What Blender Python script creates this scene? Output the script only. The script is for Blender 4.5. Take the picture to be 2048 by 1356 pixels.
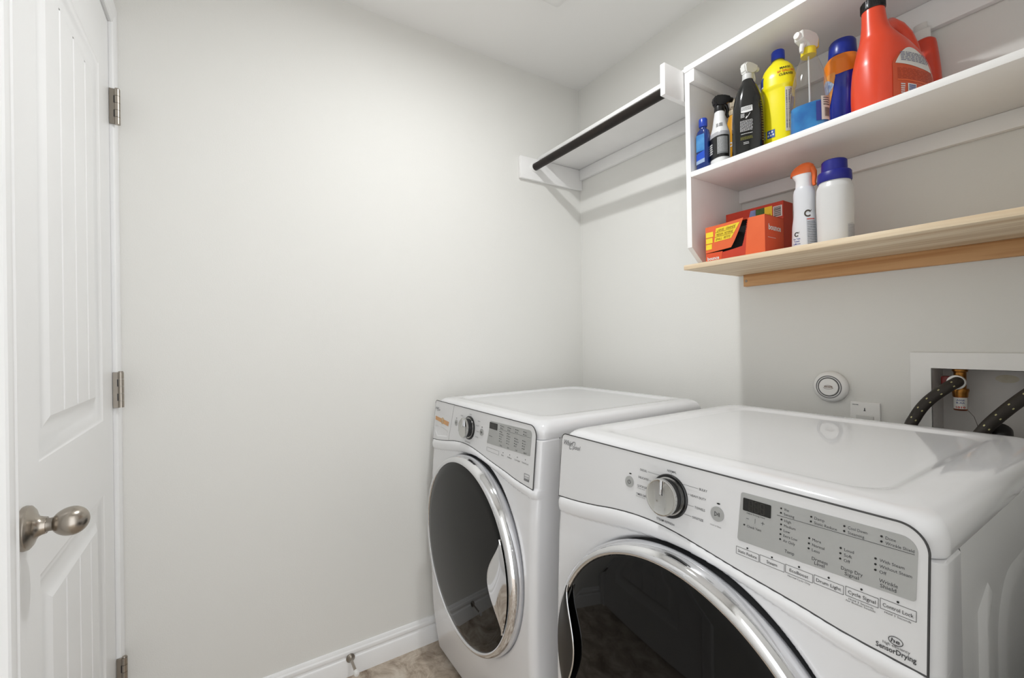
import bpy, bmesh, math, random
from mathutils import Matrix, Vector
random.seed(4)
for o in list(bpy.data.objects):
    bpy.data.objects.remove(o)
SC = bpy.context.scene
COL = SC.collection

# ---------------------------------------------------------------- camera
CAM_POS = Vector((1.6792, -1.4998, 1.1933))
YAW, PITCH, ROLL, FPX = 0.9993, 0.0034, -0.0162, 887.0
cy, sy, cp, sp = math.cos(YAW), math.sin(YAW), math.cos(PITCH), math.sin(PITCH)
fw = Vector((-sy * cp, cy * cp, sp))
rt = Vector((cy, sy, 0))
up = rt.cross(fw)
r2 = rt * math.cos(ROLL) + up * math.sin(ROLL)
u2 = up * math.cos(ROLL) - rt * math.sin(ROLL)
cam = bpy.data.objects.new('camera', bpy.data.cameras.new('camera'))
COL.objects.link(cam)
cam.matrix_world = Matrix(((r2.x, u2.x, -fw.x, CAM_POS.x), (r2.y, u2.y, -fw.y, CAM_POS.y),
                           (r2.z, u2.z, -fw.z, CAM_POS.z), (0, 0, 0, 1)))
cam.data.sensor_width = 36.0
cam.data.lens = FPX / 2048 * 36.0
cam.data.clip_start = 0.01
SC.camera = cam

# ---------------------------------------------------------------- light and exposure
SC.view_settings.view_transform = 'Standard'
SC.view_settings.look = 'None'
SC.view_settings.gamma = 1.0
SC.view_settings.use_curve_mapping = False
SC.view_settings.exposure = 0.02
world = bpy.data.worlds.new('world')
SC.world = world
world.use_nodes = True
world.node_tree.nodes['Background'].inputs[0].default_value = (0.96, 0.98, 1.0, 1)
world.node_tree.nodes['Background'].inputs[1].default_value = 2.2


def area_light(name, loc, size, power, color, rot=(0, 0, 0), shape='DISK', size_y=None):
    l = bpy.data.lights.new(name, 'AREA')
    l.shape = shape
    l.size = size
    if size_y:
        l.size_y = size_y
    l.energy = power
    l.color = color
    o = bpy.data.objects.new(name, l)
    o.location = loc
    o.rotation_euler = rot
    COL.objects.link(o)
    return o


LAMP = Vector((0.81, -0.885, 2.392))
area_light('lamp_light', LAMP, 0.06, 9.6, (0.965, 0.982, 0.985))

# ---------------------------------------------------------------- materials


def lin(c):
    return tuple(((v / 255) / 12.92 if v / 255 <= 0.04045 else ((v / 255 + 0.055) / 1.055) ** 2.4) for v in c)


def mat(name, rgb, rough=0.5, metal=0.0, spec=0.5, coat=0.0, bump=None, vary=None, trans=0.0, ior=1.5, emit=None, aniso=0.0):
    m = bpy.data.materials.new(name)
    m.use_nodes = True
    nt = m.node_tree
    b = nt.nodes['Principled BSDF']
    c = lin(rgb) + (1,)
    b.inputs['Base Color'].default_value = c
    b.inputs['Roughness'].default_value = rough
    b.inputs['Metallic'].default_value = metal
    b.inputs['Specular IOR Level'].default_value = spec
    b.inputs['Coat Weight'].default_value = coat
    b.inputs['Coat Roughness'].default_value = 0.03
    b.inputs['Transmission Weight'].default_value = trans
    b.inputs['IOR'].default_value = ior
    if aniso:
        b.inputs['Anisotropic'].default_value = aniso
    if emit:
        b.inputs['Emission Color'].default_value = lin(emit[0]) + (1,)
        b.inputs['Emission Strength'].default_value = emit[1]
    if bump or vary:
        tc = nt.nodes.new('ShaderNodeTexCoord')
    if bump:
        n = nt.nodes.new('ShaderNodeTexNoise')
        n.inputs['Scale'].default_value = bump[0]
        n.inputs['Detail'].default_value = 3
        bp = nt.nodes.new('ShaderNodeBump')
        bp.inputs['Strength'].default_value = bump[1]
        bp.inputs['Distance'].default_value = bump[2] if len(bump) > 2 else 0.001
        nt.links.new(tc.outputs['Object'], n.inputs['Vector'])
        nt.links.new(n.outputs['Fac'], bp.inputs['Height'])
        nt.links.new(bp.outputs['Normal'], b.inputs['Normal'])
    if vary:
        n = nt.nodes.new('ShaderNodeTexNoise')
        n.inputs['Scale'].default_value = vary[0]
        n.inputs['Detail'].default_value = 5
        mx = nt.nodes.new('ShaderNodeMix')
        mx.data_type = 'RGBA'
        mx.inputs[6].default_value = c
        mx.inputs[7].default_value = lin(vary[1]) + (1,)
        nt.links.new(tc.outputs['Object'], n.inputs['Vector'])
        rp = nt.nodes.new('ShaderNodeValToRGB')
        rp.color_ramp.elements[0].position = 0.35
        rp.color_ramp.elements[1].position = 0.7
        nt.links.new(n.outputs['Fac'], rp.inputs['Fac'])
        nt.links.new(rp.outputs['Color'], mx.inputs[0])
        nt.links.new(mx.outputs[2], b.inputs['Base Color'])
    return m


def wood_mat(name, base, dark, scale=(1.2, 30, 30)):
    m = mat(name, base, 0.55)
    nt = m.node_tree
    b = nt.nodes['Principled BSDF']
    tc = nt.nodes.new('ShaderNodeTexCoord')
    mp = nt.nodes.new('ShaderNodeMapping')
    mp.inputs['Scale'].default_value = scale
    n = nt.nodes.new('ShaderNodeTexNoise')
    n.inputs['Scale'].default_value = 2.2
    n.inputs['Detail'].default_value = 6
    n.inputs['Distortion'].default_value = 0.6
    rp = nt.nodes.new('ShaderNodeValToRGB')
    e = rp.color_ramp.elements
    e[0].position, e[0].color = 0.30, lin(dark) + (1,)
    e[1].position, e[1].color = 0.62, lin(base) + (1,)
    nt.links.new(tc.outputs['Object'], mp.inputs['Vector'])
    nt.links.new(mp.outputs['Vector'], n.inputs['Vector'])
    nt.links.new(n.outputs['Fac'], rp.inputs['Fac'])
    nt.links.new(rp.outputs['Color'], b.inputs['Base Color'])
    return m


def thin_clear(name, tint, gloss=1.0, base=0.04):
    m = bpy.data.materials.new(name)
    m.use_nodes = True
    nt = m.node_tree
    nt.nodes.remove(nt.nodes['Principled BSDF'])
    out = nt.nodes['Material Output']
    tr = nt.nodes.new('ShaderNodeBsdfTransparent')
    tr.inputs[0].default_value = tint + (1,)
    gl = nt.nodes.new('ShaderNodeBsdfGlossy')
    gl.inputs['Roughness'].default_value = 0.04
    lw = nt.nodes.new('ShaderNodeLayerWeight')
    pw = nt.nodes.new('ShaderNodeMath')
    pw.operation = 'POWER'
    pw.inputs[1].default_value = 3.5
    fr = nt.nodes.new('ShaderNodeMath')
    fr.operation = 'MULTIPLY_ADD'
    fr.inputs[1].default_value = 0.42
    fr.inputs[2].default_value = 0.045
    nt.links.new(lw.outputs['Facing'], pw.inputs[0])
    nt.links.new(pw.outputs[0], fr.inputs[0])
    mx = nt.nodes.new('ShaderNodeMixShader')
    df = nt.nodes.new('ShaderNodeBsdfTranslucent')
    df.inputs[0].default_value = (0.85, 0.86, 0.86, 1)
    m0 = nt.nodes.new('ShaderNodeMixShader')
    m0.inputs[0].default_value = 0.13
    nt.links.new(tr.outputs[0], m0.inputs[1])
    nt.links.new(df.outputs[0], m0.inputs[2])
    nt.links.new(fr.outputs[0], mx.inputs[0])
    nt.links.new(m0.outputs[0], mx.inputs[1])
    nt.links.new(gl.outputs[0], mx.inputs[2])
    nt.links.new(mx.outputs[0], out.inputs['Surface'])
    return m


def floor_mat():
    m = mat('floor_stone', (190, 176, 160), 0.45)
    nt = m.node_tree
    b = nt.nodes['Principled BSDF']
    tc = nt.nodes.new('ShaderNodeTexCoord')
    n = nt.nodes.new('ShaderNodeTexNoise')
    n.inputs['Scale'].default_value = 11
    n.inputs['Detail'].default_value = 9
    n.inputs['Roughness'].default_value = 0.68
    n.inputs['Distortion'].default_value = 0.7
    rp = nt.nodes.new('ShaderNodeValToRGB')
    e = rp.color_ramp.elements
    e[0].position, e[0].color = 0.33, lin((126, 108, 90)) + (1,)
    e[1].position, e[1].color = 0.66, lin((222, 212, 198)) + (1,)
    k = e.new(0.5)
    k.color = lin((188, 173, 156)) + (1,)
    nt.links.new(tc.outputs['Object'], n.inputs['Vector'])
    nt.links.new(n.outputs['Fac'], rp.inputs['Fac'])
    nt.links.new(rp.outputs['Color'], b.inputs['Base Color'])
    return m


WALL = mat('wall_paint', (235, 234, 230), 0.75, spec=0.25, bump=(260, 0.25, 0.0012))
CEIL = mat('ceiling_paint', (246, 245, 243), 0.85, spec=0.2, bump=(120, 0.15, 0.001))
TRIM = mat('trim_paint', (249, 249, 249), 0.32, spec=0.45, vary=(6, (246, 246, 246)))
FLOOR = floor_mat()
SHELF = mat('shelf_paint', (247, 246, 245), 0.42, spec=0.4, vary=(9, (243, 242, 241)))
PINE = wood_mat('pine', (238, 219, 190), (208, 178, 140))
PINE2 = wood_mat('pine_amber', (214, 166, 116), (184, 128, 76))
ROD = mat('dark_rod', (24, 19, 17), 0.45, spec=0.3, vary=(30, (36, 27, 22)))
ENAMEL = mat('white_enamel', (229, 229, 231), 0.10, spec=0.5, coat=0.5, vary=(3, (227, 227, 229)))
SIDE = mat('white_cabinet_steel', (232, 232, 232), 0.3, spec=0.5, vary=(3, (228, 228, 228)))
CONSOLE = mat('console_white', (221, 221, 222), 0.3, spec=0.45, vary=(5, (218, 218, 219)))
SEAM = mat('seam_dark', (62, 62, 62), 0.6)
GREYP = mat('console_grey', (178, 179, 178), 0.4, metal=0.35, vary=(8, (172, 173, 172)))
INK = mat('ink_dark', (58, 58, 60), 0.6)
INKL = mat('ink_grey', (122, 122, 124), 0.6)
BLK = mat('black_plastic', (18, 18, 19), 0.28)
DISP = mat('display_black', (26, 26, 24), 0.12)
SEG = mat('display_segment', (42, 41, 38), 0.3)
CHROME = mat('chrome', (232, 233, 236), 0.05, metal=1.0, vary=(4, (226, 227, 230)))
SATIN = mat('satin_chrome', (196, 196, 194), 0.12, metal=1.0)
NICKEL = mat('brushed_nickel', (172, 164, 154), 0.27, metal=1.0, bump=(400, 0.05), aniso=0.4)
NICKELD = mat('nickel_dark', (150, 143, 134), 0.33, metal=1.0)  # darker nickel tone for knob neck, hinge leaves, screw and stop base
GLASSD = mat('door_glass_dark', (7, 7, 7), 0.03, spec=0.27)
RUB = mat('dark_gasket', (30, 31, 33), 0.6)
BRASS = mat('brass', (176, 124, 62), 0.3, metal=1.0, vary=(60, (130, 86, 40)))
COPPER = mat('copper_pipe', (168, 96, 66), 0.35, metal=1.0)
BRAID = mat('braided_hose', (44, 38, 32), 0.55, bump=(900, 0.6, 0.001))
FLECK = mat('hose_fleck', (196, 190, 138), 0.5)
PLAST = mat('white_plastic', (246, 245, 243), 0.35, vary=(10, (243, 242, 240)))
PLASTG = mat('grey_white_plastic', (214, 214, 212), 0.35)
REDM = mat('red_handle', (122, 30, 28), 0.35, bump=(300, 0.4))
BLUEM = mat('blue_handle', (34, 40, 120), 0.35)
DRUM = mat('drum_dark', (46, 48, 50), 0.4, metal=0.6)


# ---------------------------------------------------------------- mesh builder
class MB:
    def __init__(self):
        self.v, self.f, self.mi = [], [], []

    def add(self, vs, fs, T=None, mi=0):
        k = len(self.v)
        for p in vs:
            p = Vector(p)
            self.v.append(T @ p if T is not None else p)
        for f in fs:
            self.f.append(tuple(i + k for i in f))
            self.mi.append(mi)
        return self

    def box(self, a, b, bev=0.0, seg=2, T=None, mi=0):
        a, b = Vector(a), Vector(b)
        lo = Vector((min(a.x, b.x), min(a.y, b.y), min(a.z, b.z)))
        hi = Vector((max(a.x, b.x), max(a.y, b.y), max(a.z, b.z)))
        if bev <= 0:
            vs = [(x, y, z) for x in (lo.x, hi.x) for y in (lo.y, hi.y) for z in (lo.z, hi.z)]
            fs = [(0, 1, 3, 2), (4, 6, 7, 5), (0, 4, 5, 1), (2, 3, 7, 6), (0, 2, 6, 4), (1, 5, 7, 3)]
            return self.add(vs, fs, T, mi)
        bm = bmesh.new()
        bmesh.ops.create_cube(bm, size=1)
        c, s = (lo + hi) / 2, hi - lo
        for v in bm.verts:
            v.co = Vector((v.co.x * s.x + c.x, v.co.y * s.y + c.y, v.co.z * s.z + c.z))
        bmesh.ops.bevel(bm, geom=bm.edges[:], offset=min(bev, min(s) * 0.45), segments=seg, affect='EDGES', profile=0.5)
        bm.verts.index_update()
        self.add([v.co.copy() for v in bm.verts], [tuple(v.index for v in f.verts) for f in bm.faces], T, mi)
        bm.free()
        return self

    def lathe(self, prof, seg=32, T=None, mi=0, cap=True, arc=None):
        """prof: list of (r, h) round local z"""
        vs, fs = [], []
        n = len(prof)
        a0, a1 = arc if arc else (0, 2 * math.pi)
        m = seg if not arc else seg + 1
        for j in range(m):
            a = a0 + (a1 - a0) * j / seg
            for r, h in prof:
                vs.append((r * math.cos(a), r * math.sin(a), h))
        for j in range(seg):
            j2 = (j + 1) % m
            for i in range(n - 1):
                fs.append((j * n + i, j2 * n + i, j2 * n + i + 1, j * n + i + 1))
        if cap and not arc:
            if prof[0][0] > 1e-6:
                fs.append(tuple(j * n for j in reversed(range(seg))))
            if prof[-1][0] > 1e-6:
                fs.append(tuple(j * n + n - 1 for j in range(seg)))
        return self.add(vs, fs, T, mi)

    def tube(self, pts, r, seg=12, T=None, mi=0, cap=True, closed=False):
        pts = [Vector(p) for p in pts]
        n = len(pts)
        rs = r if isinstance(r, (list, tuple)) else [r] * n
        vs, fs = [], []
        nrm = None
        for i, p in enumerate(pts):
            if closed:
                t = (pts[(i + 1) % n] - pts[i - 1]).normalized()
            else:
                t = (pts[min(i + 1, n - 1)] - pts[max(i - 1, 0)]).normalized()
            if nrm is None:
                nrm = t.orthogonal().normalized()
            nrm = (nrm - t * nrm.dot(t)).normalized()
            bn = t.cross(nrm)
            for k in range(seg):
                a = 2 * math.pi * k / seg
                vs.append(p + nrm * (rs[i] * math.cos(a)) + bn * (rs[i] * math.sin(a)))
        for i in range(n if closed else n - 1):
            i2 = (i + 1) % n
            for k in range(seg):
                k2 = (k + 1) % seg
                fs.append((i * seg + k, i * seg + k2, i2 * seg + k2, i2 * seg + k))
        if cap and not closed:
            fs.append(tuple(reversed(range(seg))))
            fs.append(tuple((n - 1) * seg + k for k in range(seg)))
        return self.add(vs, fs, T, mi)

    def prism(self, poly, z0, z1, T=None, mi=0):
        """extrude a 2D polygon (ccw) along local z"""
        n = len(poly)
        vs = [(x, y, z0) for x, y in poly] + [(x, y, z1) for x, y in poly]
        fs = [tuple(reversed(range(n))), tuple(range(n, 2 * n))]
        for i in range(n):
            j = (i + 1) % n
            fs.append((i, j, n + j, n + i))
        return self.add(vs, fs, T, mi)

    def rings(self, rs, cap0=False, cap1=False, T=None, mi=0):
        n = len(rs[0])
        vs = [p for r in rs for p in r]
        fs = []
        for i in range(len(rs) - 1):
            for k in range(n):
                k2 = (k + 1) % n
                fs.append((i * n + k, i * n + k2, (i + 1) * n + k2, (i + 1) * n + k))
        if cap0:
            fs.append(tuple(reversed(range(n))))
        if cap1:
            fs.append(tuple((len(rs) - 1) * n + k for k in range(n)))
        return self.add(vs, fs, T, mi)

    def grid(self, nu, nv, fn, T=None, mi=0, flip=False):
        vs = [fn(i / nu, j / nv) for j in range(nv + 1) for i in range(nu + 1)]
        fs = []
        w = nu + 1
        for j in range(nv):
            for i in range(nu):
                q = (j * w + i, j * w + i + 1, (j + 1) * w + i + 1, (j + 1) * w + i)
                fs.append(tuple(reversed(q)) if flip else q)
        return self.add(vs, fs, T, mi)


def link(o, parent=None):
    COL.objects.link(o)
    if parent is not None:
        o.parent = parent
    return o


def org(o):
    return Vector(o['org']) if (o is not None and 'org' in o) else Vector((0, 0, 0))


ORG = {}


def obj(name, mb, mats, parent=None, smooth=35, world=True, label=None):
    """links one mesh object; vertices given in world axes are shifted to the thing's origin"""
    off = Vector((0, 0, 0))
    if parent is not None and world:
        off = ORG.get(parent.name, Vector((0, 0, 0)))
    me = bpy.data.meshes.new(name)
    me.from_pydata([tuple(p - off) for p in mb.v], [], mb.f)
    if not isinstance(mats, (list, tuple)):
        mats = [mats]
    for m in mats:
        me.materials.append(m)
    if len(mats) > 1:
        me.polygons.foreach_set('material_index', mb.mi)
    me.update()
    if smooth:
        me.shade_smooth()
        me.set_sharp_from_angle(angle=math.radians(smooth))
    o = bpy.data.objects.new(name, me)
    link(o, parent)
    ORG[o.name] = off
    if label:
        o['label'] = label
    return o


def thing(name, label, cat, loc=(0, 0, 0), rotz=0.0, group=None):
    o = bpy.data.objects.new(name, None)
    o.empty_display_size = 0.05
    o.location = loc
    o.rotation_euler = (0, 0, rotz)
    COL.objects.link(o)
    o['label'] = label
    o['category'] = cat
    if group:
        o['group'] = group
    ORG[o.name] = Vector(loc)
    return o


def tag(o, label, cat, group=None):
    o['label'] = label
    o['category'] = cat
    if group:
        o['group'] = group
    return o


def struct(name, mb, m, parent=None, smooth=35):
    o = obj(name, mb, m, parent, smooth)
    if parent is None:
        o['kind'] = 'structure'
    return o


_tc = {}


def text2d(body, shear=0.0, bold=0.0):
    key = (body, shear, bold)
    if key in _tc:
        return _tc[key]
    cu = bpy.data.curves.new('t', 'FONT')
    cu.body = body
    cu.size = 1.0
    cu.resolution_u = 2
    cu.shear = shear
    cu.offset = bold
    o = bpy.data.objects.new('t', cu)
    me = bpy.data.meshes.new_from_object(o)
    vs = [(v.co.x, v.co.y) for v in me.vertices]
    fs = [tuple(p.vertices) for p in me.polygons]
    bpy.data.objects.remove(o)
    bpy.data.curves.remove(cu)
    bpy.data.meshes.remove(me)
    _tc[key] = (vs, fs)
    return _tc[key]


_capv = text2d('H')[0]
CAPH = max(p[1] for p in _capv)


def add_text(mb, body, fn, caph, xl=None, xr=None, xc=None, y=0.0, shear=0.0, bold=0.0, mi=0, flip=False):
    """fn maps (u, v) to a point; baseline at v=y; fitted between xl and xr when both are given"""
    vs, fs = text2d(body, shear, bold)
    if not vs:
        return
    x0, x1 = min(p[0] for p in vs), max(p[0] for p in vs)
    sv = caph / CAPH
    su = sv
    if xl is not None and xr is not None:
        su = (xr - xl) / (x1 - x0)
        o = xl
    elif xc is not None:
        o = xc - (x1 - x0) * su / 2
    elif xr is not None:
        o = xr - (x1 - x0) * su
    else:
        o = xl
    pts = [fn(o + (a - x0) * su, y + b * sv) for a, b in vs]
    mb.add(pts, [tuple(reversed(f)) for f in fs] if flip else fs, None, mi)


def ry(x, y, z):
    """matrix taking local z to world -y (front), at point x,y,z"""
    return Matrix.Translation((x, y, z)) @ Matrix.Rotation(math.pi / 2, 4, 'X')


# ================================================================ ROOM
RX, FY, H = 1.64, -1.78, 2.44
DX, DY, DTH = 0.0423, -1.7684, 0.00757      # door hinge corner and its small skew
BX0, BX1, BZ0, BZ1 = 1.308, 1.56, 0.86, 1.1065   # opening of the washer outlet box

m = MB()
m.box((-0.1, 0, -0.05), (BX0, 0.12, H))
m.box((BX1, 0, -0.05), (RX + 0.1, 0.12, H))
m.box((BX0, 0, -0.05), (BX1, 0.12, BZ0))
m.box((BX0, 0, BZ1), (BX1, 0.12, H))
m.box((BX0, 0.115, BZ0), (BX1, 0.12, BZ1))
struct('wall_back', m, WALL)
struct('wall_left', MB().box((-0.12, -2.6, -0.05), (0, 0, H)), WALL)
struct('floor', MB().box((-0.12, -2.6, -0.05), (2.9, 0.12, 0)), FLOOR)
struct('ceiling', MB().box((-0.12, -2.6, H), (2.9, 0.12, H + 0.05)), CEIL)
# right wall with the doorway the picture was taken through
m = MB()
m.box((RX, -1.05, 0), (RX + 0.11, 0, H))
m.box((RX, -1.76, 2.06), (RX + 0.11, -1.05, H))
struct('wall_right', m, WALL)
# front wall (skewed like the door) with the door opening
TD = Matrix.Translation((DX, DY, 0)) @ Matrix.Rotation(DTH, 4, 'Z')
DW, DH = 0.711, 2.10
m = MB()
m.box((-0.16, -0.12, 0), (-0.003, -0.003, H), T=TD)
m.box((DW + 0.003, -0.12, 0), (RX - DX + 0.15, -0.003, H), T=TD)
m.box((-0.003, -0.12, DH + 0.003), (DW + 0.003, -0.003, H), T=TD)
struct('wall_front', m, WALL)

# baseboards: moulded profile
BB = [(0, 0), (0.0150, 0), (0.0150, 0.058), (0.0135, 0.0615), (0.0095, 0.0640), (0.0085, 0.0690), (0.0115, 0.0735), (0.0125, 0.0790), (0.0115, 0.0850), (0.0080, 0.0890), (0.0070, 0.0945), (0.0045, 0.0990), (0, 0.1)]


def baseboard(name, p0, p1, nrm):
    p0, p1, nrm = Vector(p0), Vector(p1), Vector(nrm)
    rs = [[p + nrm * a + Vector((0, 0, b)) for a, b in BB] for p in (p0, p1)]
    mb = MB().rings(rs, True, True)
    return struct(name, mb, TRIM, smooth=25)


baseboard('baseboard_left', (0, -1.752, 0), (0, 0, 0), (1, 0, 0))
baseboard('baseboard_back', (0.015, 0, 0), (RX, 0, 0), (0, -1, 0))
baseboard('baseboard_right', (RX, 0, 0), (RX, -1.04, 0), (-1, 0, 0))

# ---- door casing (trim) in door coordinates: u along, v out, z up
CP = [(0.0, 0.0), (0.0, 0.007), (0.004, 0.0105), (0.010, 0.0115), (0.013, 0.0095), (0.018, 0.0095), (0.026, 0.013), (0.040, 0.0145), (0.052, 0.0145), (0.056, 0.0125), (0.057, 0.0)]


def casing():
    mb = MB()
    g = 0.004
    CW = 0.057
    left = min(CW, DX - 0.003)
    k = left / CW * 0.96
    sides = []
    # near side leg: inner edge u = DW+g, runs up to the head
    def leg(u0, sgn, kk):
        rs = []
        for z, mit in ((0, 0), (DH + g, 1)):
            rs.append([Vector((u0 + sgn * a * kk, b, z + mit * a)) for a, b in CP])
        return rs
    mb.rings(leg(DW + g, 1, 1.0), True, True, T=TD)
    mb.rings([list(reversed(r)) for r in leg(-g, -1, k)], True, True, T=TD)
    rs = []
    for u0, sgn, kk in ((-g, -1, k), (DW + g, 1, 1.0)):
        rs.append([Vector((u0 + sgn * a * kk, b, DH + g + a)) for a, b in CP])
    mb.rings(rs, True, True, T=TD)
    return mb


struct('trim_1', casing(), TRIM, smooth=25)
# jamb lining seen as the dark line round the door
m = MB()
m.box((-0.003, -0.12, 0), (-0.0018, 0.0, DH + 0.003), T=TD)
m.box((DW + 0.0018, -0.12, 0), (DW + 0.003, 0.0, DH + 0.003), T=TD)
m.box((-0.003, -0.12, DH + 0.0018), (DW + 0.003, 0.0, DH + 0.003), T=TD)
struct('trim_2', m, TRIM)

# ---- the door
STL = 0.118
PANELS = [(STL, DW - STL, 0.20, 0.818), (STL, DW - STL, 1.005, 1.922)]
RINGS = [(0.0, 0.0), (0.004, -0.0022), (0.010, -0.0030), (0.014, -0.0034), (0.024, -0.0085), (0.038, -0.0092), (0.048, -0.0092), (0.060, -0.0045), (0.068, -0.0015)]


def door_mesh():
    mb = MB()
    W, Hh, t = DW, DH - 0.004, 0.035
    z0 = 0.008
    # face frame strips round the two panels
    zs = [z0, PANELS[0][2], PANELS[0][3], PANELS[1][2], PANELS[1][3], Hh]
    us = [0.0015, STL, W - STL, W - 0.0015]
    for j in range(5):
        for i in range(3):
            if i == 1 and j in (1, 3):
                continue
            mb.add([(us[i], 0, zs[j]), (us[i + 1], 0, zs[j]), (us[i + 1], 0, zs[j + 1]), (us[i], 0, zs[j + 1])], [(3, 2, 1, 0)])
    a, b = us[0], us[-1]
    mb.add([(a, 0, z0), (b, 0, z0), (b, 0, Hh), (a, 0, Hh), (a, -t, z0), (b, -t, z0), (b, -t, Hh), (a, -t, Hh)],
           [(0, 1, 5, 4), (1, 2, 6, 5), (2, 3, 7, 6), (3, 0, 4, 7), (4, 5, 6, 7)])
    return mb


def panel_mesh(pu0, pu1, pz0, pz1):
    mb = MB()
    rs = []
    for d, v in RINGS:
        rs.append([(pu0 + d, v, pz0 + d), (pu0 + d, v, pz1 - d), (pu1 - d, v, pz1 - d), (pu1 - d, v, pz0 + d)])
    mb.rings(rs)
    return mb


def plank_mesh(u0, u1, z0, z1, v, gl, gr):
    """one plank of the panel field, edges dropping into the V grooves"""
    g, dp = 0.005, 0.0045
    cols = [(u0, v - dp if gl else v), (u0 + (g if gl else 0.0005), v), (u1 - (g if gr else 0.0005), v), (u1, v - dp if gr else v)]
    mb = MB()
    for (ua, va), (ub, vb) in zip(cols[:-1], cols[1:]):
        mb.add([(ua, va, z0), (ub, vb, z0), (ub, vb, z1), (ua, va, z1)], [(3, 2, 1, 0)])
    # ends slope down to the recess
    zb0, zb1, vb = z0 - 0.02, z1 + 0.02, -0.0092
    for (ua, va), (ub, vbb) in zip(cols[:-1], cols[1:]):
        mb.add([(ua, va, z0), (ub, vbb, z0), (ub, vb, zb0), (ua, vb, zb0)], [(0, 1, 2, 3)])
        mb.add([(ua, va, z1), (ub, vbb, z1), (ub, vb, zb1), (ua, vb, zb1)], [(3, 2, 1, 0)])
    return mb


door = obj('door_1', door_mesh(), TRIM, smooth=25)
door.matrix_world = TD
door['kind'] = 'structure'
for pu0, pu1, pz0, pz1 in PANELS:
    pn = obj('door_panel', panel_mesh(pu0, pu1, pz0, pz1), TRIM, door, 25, world=False)
    fu0, fu1 = pu0 + 0.068, pu1 - 0.068
    edges = [fu0, 0.2500, 0.3440, 0.4400, fu1]
    for q in range(4):
        obj('plank', plank_mesh(edges[q], edges[q + 1], pz0 + 0.068, pz1 - 0.068, -0.0015, q > 0, q < 3), TRIM, pn, 25, world=False)


def knob_parts(u, z):
    T = Matrix.Translation((u, 0, z)) @ Matrix.Rotation(-math.pi / 2, 4, 'X')   # local z -> +v
    ros = MB().lathe([(0.0, 0), (0.0325, 0), (0.0335, 0.003), (0.0325, 0.008), (0.028, 0.0115), (0.021, 0.014), (0.0155, 0.0175), (0.0135, 0.022), (0.0125, 0.0265), (0.0, 0.0265)], 48, T)
    neck = MB().lathe([(0.0, 0.026), (0.0105, 0.026), (0.0098, 0.030), (0.0102, 0.0340), (0.0, 0.0340)], 32, T)
    pr = [(0.0, 0.0330), (0.0085, 0.0330)]
    for k in range(1, 17):
        a = math.pi * k / 17
        # egg shape
        q = 0.07 + 0.93 * (1 - math.cos(a)) / 2
        s = 0.0300 + 0.0455 * q
        e = (q - 0.54) / (0.54 if q < 0.54 else 0.46)
        pr.append((0.0222 * math.sqrt(max(0.0, 1 - e * e)) ** (1.0 if q > 0.54 else 1.12), s))
    pr.append((0.0, 0.0300 + 0.0455))
    kn = MB().lathe(pr, 48, T)
    return ros, neck, kn


ros, neck, kn = knob_parts(0.668, 0.92)
kr = obj('door_knob', kn, NICKEL, door, 60, world=False, label='brushed nickel egg-shaped knob')
obj('rosette', ros, NICKEL, kr, 40, world=False)
obj('knob_neck', neck, NICKELD, kr, 40, world=False)


def hinge_mesh(z):
    leaf = MB()
    h = 0.0495
    T = Matrix.Translation((-0.001, 0, z))
    # leaf folded out from the door edge, knuckles alternating
    leaf.box((-0.0025, 0.0005, -h), (0.0025, 0.0135, h), 0.0008, 1, T)
    bar = MB()
    n = 5
    for k in range(n):
        a = -h + 2 * h * k / n
        b = -h + 2 * h * (k + 1) / n
        bar.lathe([(0.0, a + 0.0005), (0.0068, a + 0.0005), (0.0068, b - 0.0005), (0.0, b - 0.0005)], 20, T @ Matrix.Translation((-0.0005, 0.0178, 0)))
    bar.lathe([(0.0, h), (0.0058, h), (0.0052, h + 0.0025), (0.0, h + 0.003)], 20, T @ Matrix.Translation((-0.0005, 0.0178, 0)))
    gap = MB()
    for k in (1, 3):
        a = -h + 2 * h * k / n
        b = -h + 2 * h * (k + 1) / n
        gap.box((0.0024, 0.0105, a), (0.0042, 0.0132, b), 0, 1, T)
    return leaf, bar, gap


for z in (1.866, 1.073, 0.277):
    a, b, g = hinge_mesh(z)
    hg = obj('hinge', a, NICKELD, door, 40, world=False)
    obj('knuckle', b, NICKEL, hg, 40, world=False)
    obj('hinge_gap', g, BLK, hg, 40, world=False)

# ================================================================ WASHER and DRYER
MW = 0.686
YB = -0.11
ZT = 0.977


def interp(tab, x):
    if x <= tab[0][0]:
        return tab[0][1]
    for (a, b), (c, d) in zip(tab[:-1], tab[1:]):
        if x <= c:
            t = (x - a) / (c - a)
            return b + (d - b) * t
    return tab[-1][1]


def smooth_tab(tab, n=80):
    """resample a polyline with a Catmull-Rom curve"""
    out = []
    for i in range(len(tab) - 1):
        p0, p1, p2, p3 = tab[max(i - 1, 0)], tab[i], tab[i + 1], tab[min(i + 2, len(tab) - 1)]
        for k in range(12):
            t = k / 12
            x = p1[0] + (p2[0] - p1[0]) * t
            m1 = (p2[1] - p0[1]) / (p2[0] - p0[0]) * (p2[0] - p1[0])
            m2 = (p3[1] - p1[1]) / (p3[0] - p1[0]) * (p2[0] - p1[0])
            y = (2 * t ** 3 - 3 * t * t + 1) * p1[1] + (t ** 3 - 2 * t * t + t) * m1 + (-2 * t ** 3 + 3 * t * t) * p2[1] + (t ** 3 - t * t) * m2
            out.append((x, y))
    out.append(tab[-1])
    return out


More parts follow.
